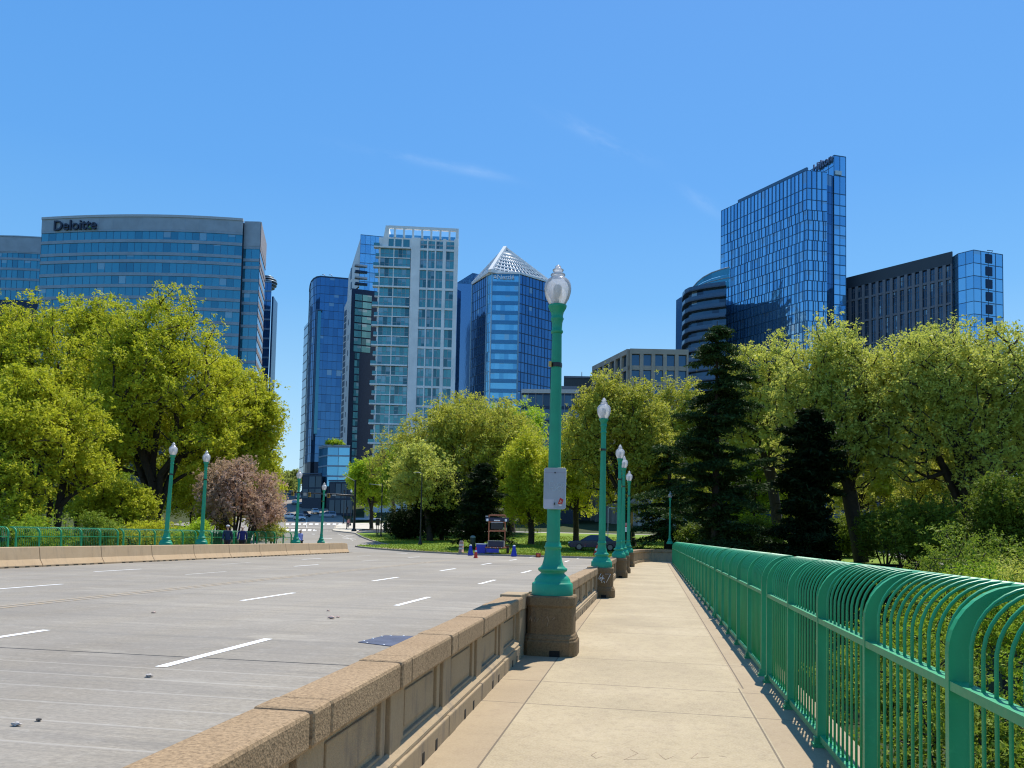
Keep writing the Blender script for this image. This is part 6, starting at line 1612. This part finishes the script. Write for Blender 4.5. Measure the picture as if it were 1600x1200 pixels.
# trees round the lawn
GLW = 'trees on and round the lawn'
tree_px('large round-topped olive tree behind the trailer, the biggest crown in the middle', 733, 130, 606, 838, 108, L_OL, 30, nodes=950, per=85, size=.27, trunk=.75, group=GLW, lobes=30, spread=.85, fork=.2, limbs=9, low=-.85)
tree_px('bright green tree rising behind the right shoulder of the round-topped olive tree', 800, 62, 612, 800, 122, L_LIME, 31, nodes=320, per=80, size=.3, trunk=.5, group=GLW, lobes=14, spread=.9)
tree_px('pale yellow young tree with spreading layered branches, left of the dark evergreen', 662, 58, 686, 826, 88, L_PALE, 32, bx=672, ybase=842, nodes=340, per=60, size=.2, trunk=.35, group=GLW, lobes=16, spread=.6, fork=.25, limbs=8, open_=.15)
tree_px('lime green tree behind the concrete column', 580, 38, 706, 812, 135, L_LIME, 33, nodes=300, per=75, size=.3, trunk=.35, group=GLW, lobes=13, spread=.8)
tree_px('sparse greyish tree just coming into leaf, below the white apartments', 615, 44, 662, 780, 128, L_OL, 34, nodes=300, per=34, size=.22, trunk=.35, group=GLW, lobes=14, spread=.8, bark=M_BARKL, open_=.35)
tree_px('small green tree left of the round-topped olive tree, behind the pale yellow one', 640, 50, 690, 815, 118, L_GR, 45, nodes=260, per=70, size=.28, trunk=.35, group=GLW, lobes=13, spread=.8)
tree_px('yellow-green tree just left of the nearest lamp', 830, 52, 662, 838, 84, L_YG, 35, nodes=420, per=75, size=.2, trunk=.35, group=GLW, lobes=16, spread=.6, low=-.8)
tree_px('large olive-green tree right of the nearest lamp, behind the second and third lamps', 965, 88, 568, 838, 82, L_OL, 36, bx=985, nodes=680, per=85, size=.22, trunk=.6, group=GLW, lobes=24, spread=.65, low=-.75)
tree_px('olive tree between the first and second lamps, lower than its neighbour', 900, 46, 640, 836, 92, L_YG, 46, nodes=300, per=75, size=.22, trunk=.35, group=GLW, lobes=14, spread=.7, low=-.8)
tree_px('tall bare-limbed tree crown behind the conifer, topping out beneath the hotel', 1195, 78, 505, 800, 74, L_PALE, 37, bx=1220, nodes=500, per=66, size=.2, trunk=.5, group='trees beyond the right-hand railing', lobes=18, spread=.6, open_=.15, fork=.3)
tree_px('tall open-crowned yellow-green tree with a straight dark trunk, right of the dark yew', 1305, 112, 486, 815, 62, L_PALE, 38, bx=1352, nodes=760, per=66, size=.19, trunk=.6, group='trees beyond the right-hand railing', lobes=24, spread=.62, open_=.1, low=-.75, fork=.34, limbs=9)
tree_px('wide yellow-green tree with forked dark limbs at the right edge', 1500, 150, 484, 815, 58, L_PALE, 39, bx=1545, nodes=980, per=70, size=.18, trunk=.8, group='trees beyond the right-hand railing', lobes=28, spread=.62, open_=.1, low=-.75, fork=.26, limbs=10)
tree_px('green undergrowth tree at the right edge above the railing', 1572, 62, 725, 905, 44, L_UND, 40, nodes=320, per=70, size=.14, trunk=.25, group='trees beyond the right-hand railing', lobes=14, spread=.42, low=-.9)
tree_px('low green tree between the straight dark trunk and the right-edge trees', 1430, 75, 765, 900, 52, L_UND, 41, nodes=300, per=60, size=.15, trunk=.22, group='trees beyond the right-hand railing', lobes=14, spread=.45, low=-.9, open_=.1)
tree_px('low olive thicket tree under the wide right-edge tree', 1455, 70, 690, 850, 64, L_OL, 42, nodes=260, per=50, size=.16, trunk=.22, group='trees beyond the right-hand railing', lobes=14, spread=.5, low=-.9, open_=.2)
tree_px('green tree filling behind the conifer trunk and the yew', 1175, 60, 640, 840, 84, L_GR, 43, nodes=320, per=65, size=.2, trunk=.3, group='trees beyond the right-hand railing', lobes=14, spread=.6, low=-.8)
tree_px('olive tree behind the small far lamp, left of the conifer', 1062, 58, 576, 836, 96, L_OL, 44, nodes=360, per=75, size=.24, trunk=.4, group=GLW, lobes=16, spread=.7, low=-.8)
for k_, (px, hw, y0, y1, D, lf, lb) in enumerate(((300, 75, 630, 838, 88, L_YG, 'green tree seen through the gap behind the two left lamps'), (120, 95, 640, 838, 90, L_GR, 'green tree deep in the left wood, behind the leaning tree'), (400, 40, 680, 830, 86, L_YG, 'green tree behind the top of the blossom tree'),
        (795, 60, 680, 840, 112, L_OL, 'olive tree low behind the trailer and its yellow-green neighbour'), (1235, 60, 600, 846, 88, L_OL, 'olive tree standing behind the broad black-green evergreen'), (1345, 70, 610, 850, 90, L_OL, 'olive tree far behind the straight dark trunk'), (1440, 70, 600, 850, 86, L_YG, 'yellow-green tree far behind between the two tall pale trees'), (1530, 70, 590, 850, 84, L_OL, 'olive tree far behind the wide right-edge tree'), (1610, 60, 600, 860, 78, L_GR, 'green tree behind the right-edge undergrowth, cut by the picture edge'))):
    tree_px(lb, px, hw, y0, y1, D, lf, 120 + k_, nodes=300, per=60, size=.24, trunk=.3, group='background trees in the wood', lobes=14, spread=.75, low=-.95, open_=.1)
# conifers
def conifer(label, px, hw, ytop, ybot, D, leaf, seed, tiers=26, name='conifer', size=.16, ybase=None, droop=.12, dens=1.0, taper=.9, trunk=.4, rag=.2):
    rg = np.random.default_rng(seed); b = at(px, 840, D); s = D / F
    bz = LAND(b.x, b.y) if ybase is None else at(px, ybase, D).z
    ztop, zlow = at(px, ytop, D).z, at(px, ybot, D).z
    base = np.array((b.x, b.y, bz)); t_ = thing(name, label, 'tree', tuple(base), 'dark evergreens')
    P0, P1, R0, R1 = [], [], [], []; leaves = []
    for k in range(10):
        f0, f1 = k / 10, (k + 1) / 10; P0.append((0, 0, -.5 + (ztop - bz + .5) * f0)); P1.append((0, 0, -.5 + (ztop - bz + .5) * f1)); R0.append(trunk * (1 - f0) + .03); R1.append(trunk * (1 - f1) + .03)
    for t in range(tiers):
        f = (t + rg.uniform(-.3, .3)) / tiers; f = min(.99, max(0, f)); z = zlow + (ztop - zlow) * f - bz
        reach = hw * s * (1 - f) ** taper * rg.uniform(1 - rag, 1 + rag * .6) + .3
        for j in range(rg.integers(4, 7)):
            rise = .22 + rg.uniform(-1, 1) * rag * .75; az_ = rg.uniform(0, 2 * math.pi); ln = reach * rg.uniform(.5, 1.1); prev = np.array((0, 0, z)); dirv = np.array((math.cos(az_), math.sin(az_), 0)); side = np.array((-dirv[1], dirv[0], 0)); n = max(3, int(ln / .45))
            for i in range(1, n + 1):
                g = i / n; q = np.array((0, 0, z)) + dirv * ln * g + np.array((0, 0, 1)) * (ln * rise * g - ln * (.16 + droop) * g * g) + side * math.sin(g * 3 + t) * .06 * ln
                P0.append(prev); P1.append(q); R0.append(.02 + .07 * trunk * 3 * (1 - (i - 1) / n)); R1.append(.02 + .07 * trunk * 3 * (1 - g)); prev = q
                m = int(26 * dens * (1 - .25 * g)); wdt = .12 + .30 * ln * .35 * (1 - abs(g - .55) * 1.1)
                o = rg.normal(size=(m, 3)) * np.array((.22, .22, .07)) + np.outer(rg.normal(size=m) * wdt, side)
                o[:, 2] -= np.abs(o @ side) * .25
                leaves.append(q + o)
    P0, P1 = np.array(P0), np.array(P1)
    link('trunk', tubes_mesh('trunk', P0, P1, np.array(R0), np.array(R1), M_BARK), t_)
    lv = np.concatenate(leaves); t, s_ = leaf_orient(rg, len(lv), 1.6); a = size * rg.uniform(.6, 1.3, len(lv)); b_ = a * rg.uniform(.2, .34, len(lv))
    link('crown', quads_mesh('crown', lv.astype(np.float32), t, s_, a, b_, leaf), t_); return t_
conifer('tall dark layered cedar in front of the curved tower', 1118, 108, 497, 850, 62, L_CED, 50, tiers=27, name='cedar_tree', size=.19, dens=4.4, taper=.58, trunk=.42, rag=.6)
conifer('dark evergreen behind the trailer, left of the yellow-green tree', 752, 42, 722, 842, 76, L_YEW, 53, tiers=26, name='evergreen_tree', size=.2, dens=2.8, taper=.6, trunk=.3, rag=.3)
def yew(label, px, hw, ytop, ybot, D, seed, nodes=420):
    return tree_px(label, px, hw, ytop, ybot, D, L_YEW, seed, nodes=nodes, per=110, size=.22, trunk=.3, name='evergreen_tree', group='dark evergreens', lobes=26, spread=.95, low=-1.2, fork=.12)
conifer('broad black-green evergreen rising above the middle of the right-hand railing', 1262, 66, 640, 905, 55, L_YEW, 51, tiers=40, name='evergreen_tree', size=.22, dens=5.5, taper=.5, trunk=.35, rag=.6, droop=.0)
yew('dark evergreen mass under the pale yellow tree', 690, 38, 738, 838, 90, 54, 300)
yew('low dark evergreen shrub at the left of the pale yellow tree', 635, 22, 800, 836, 92, 55, 120)
conifer('second dark conifer low behind the far end of the railing', 1045, 62, 690, 845, 78, L_CED, 56, tiers=16, size=.2, taper=.4, trunk=.5, dens=2.0, rag=.4)
for k_, (px, hw, y0, y1, D, lb, lf) in enumerate(((1385, 45, 790, 885, 58, 'green thicket between the straight dark trunk and the low green tree', L_UND), (1335, 40, 800, 880, 70, 'dark green undergrowth right of the broad black-green evergreen', L_UND), (1190, 40, 800, 868, 68, 'undergrowth between the cedar trunk and the broad evergreen', L_UND), (1480, 60, 800, 890, 62, 'undergrowth below the forked limbs of the wide right-edge tree', L_UND), (1100, 40, 815, 860, 72, 'low undergrowth left of the cedar trunk', L_UND))):
    tree_px(lb, px, hw, y0, y1, D, lf, 100 + k_, nodes=200, per=55, size=.17, trunk=.12, name='thicket', group='undergrowth beyond the railing', lobes=12, spread=.5, low=-.9)
# shrubs on the bank below the right-hand railing
def shrub(label, x, y, z, r, leaf, seed, nodes=110, size=.05, per=60):
    tree(label, (x, y, z - r * .9), (x, y, z), (r, r, r * .85), leaf, seed, nodes=nodes, per=per, size=size, trunk=.06, name='shrub', group='shrubs on the bank beside the bridge', lobes=12, spread=.16 * max(1, r * .7), low=-.8, fork=.15)
q = at(1590, 880, 24); shrub('pale yellow shrub rising above the railing at the right edge', q.x + .6, q.y, q.z - 1.2, 2.1, L_PALE, 60, 300, .07)
for i, (x, y, z, r, lf, lb) in enumerate(((4.4, 5.2, -1.3, 1.5, L_BUSH, 'nearest green shrub seen through the railing at the lower right corner'), (5.6, 8.6, -1.4, 1.7, L_YG, 'bright yellow-green shrub behind the second bay of the near railing'), (4.6, 12.5, -1.8, 1.7, L_BUSH, 'dark green shrub behind the middle of the near railing'), (7.8, 14, -.9, 2.2, L_GR, 'larger green shrub farther down the bank'), (5.4, 18.5, -1.5, 2.0, L_BUSH, 'shrub below the third railing section'), (8.5, 24, -.6, 2.6, L_GR, 'tall green shrub below the fourth railing section'), (12, 33, -.2, 3.2, L_BUSH, 'green thicket below the dark evergreen'))):
    shrub(lb, x, y, z, r, lf, 61 + i, int(120 + 50 * r), .05 + .012 * r)
for i, (px, hw, y0, y1, D, lb, lf) in enumerate(((55, 60, 800, 880, 44, 'low shrubs seen through the far railing at its left end', L_GR), (215, 60, 805, 875, 50, 'low shrub seen through the far railing left of the leftmost lamp', L_YG), (150, 45, 800, 880, 47, 'low dark shrub seen through the far railing near the left', L_BUSH), (300, 40, 805, 870, 54, 'low bright shrub between the two left lamps', L_LIME))):
    c = at(px, (y0 + y1) / 2, D); r = hw * D / F
    tree(lb, (c.x, c.y, c.z - r), c, (r, r, (y1 - y0) / 2 * D / F), lf, 80 + i, nodes=140, per=60, size=.10, trunk=.1, name='shrub', group='shrubs behind the far railing', lobes=12, spread=.3, low=-.8, fork=.15)
# grass blades on the lawn so that its edge is not flat
rg = np.random.default_rng(5); N = 46000
gx = rg.uniform(-34, 14, N); gy = 60.6 + (rg.random(N) ** 1.6) * 44
poly = [(p[0], p[1]) for p in lawn]
ins = np.zeros(N, bool); j = len(poly) - 1
for i in range(len(poly)):
    xi, yi = poly[i]; xj, yj = poly[j]
    ins ^= ((yi > gy) != (yj > gy)) & (gx < (xj - xi) * (gy - yi) / (yj - yi + 1e-12) + xi); j = i
gx, gy = gx[ins], gy[ins]; gz_ = np.interp(gy, KX, KZ) + .15
n = len(gx); cen = np.stack([gx, gy, gz_], 1); a_ = rg.uniform(0, math.pi, n); s_ = np.stack([np.cos(a_), np.sin(a_), np.zeros(n)], 1)
t = unit(np.stack([rg.normal(size=n) * .4, rg.normal(size=n) * .4, np.ones(n)], 1))
go = bpy.data.objects.new('grass', quads_mesh('grass', cen.astype(np.float32), t, s_, rg.uniform(.05, .11, n), rg.uniform(.03, .06, n), m_leaf('grass blades', (.16, .27, .02), (.22, .33, .03), (.26, .30, .05), .4))); C.objects.link(go)
props(go, 'short bright green grass on the lawn', 'grass', kind='stuff')
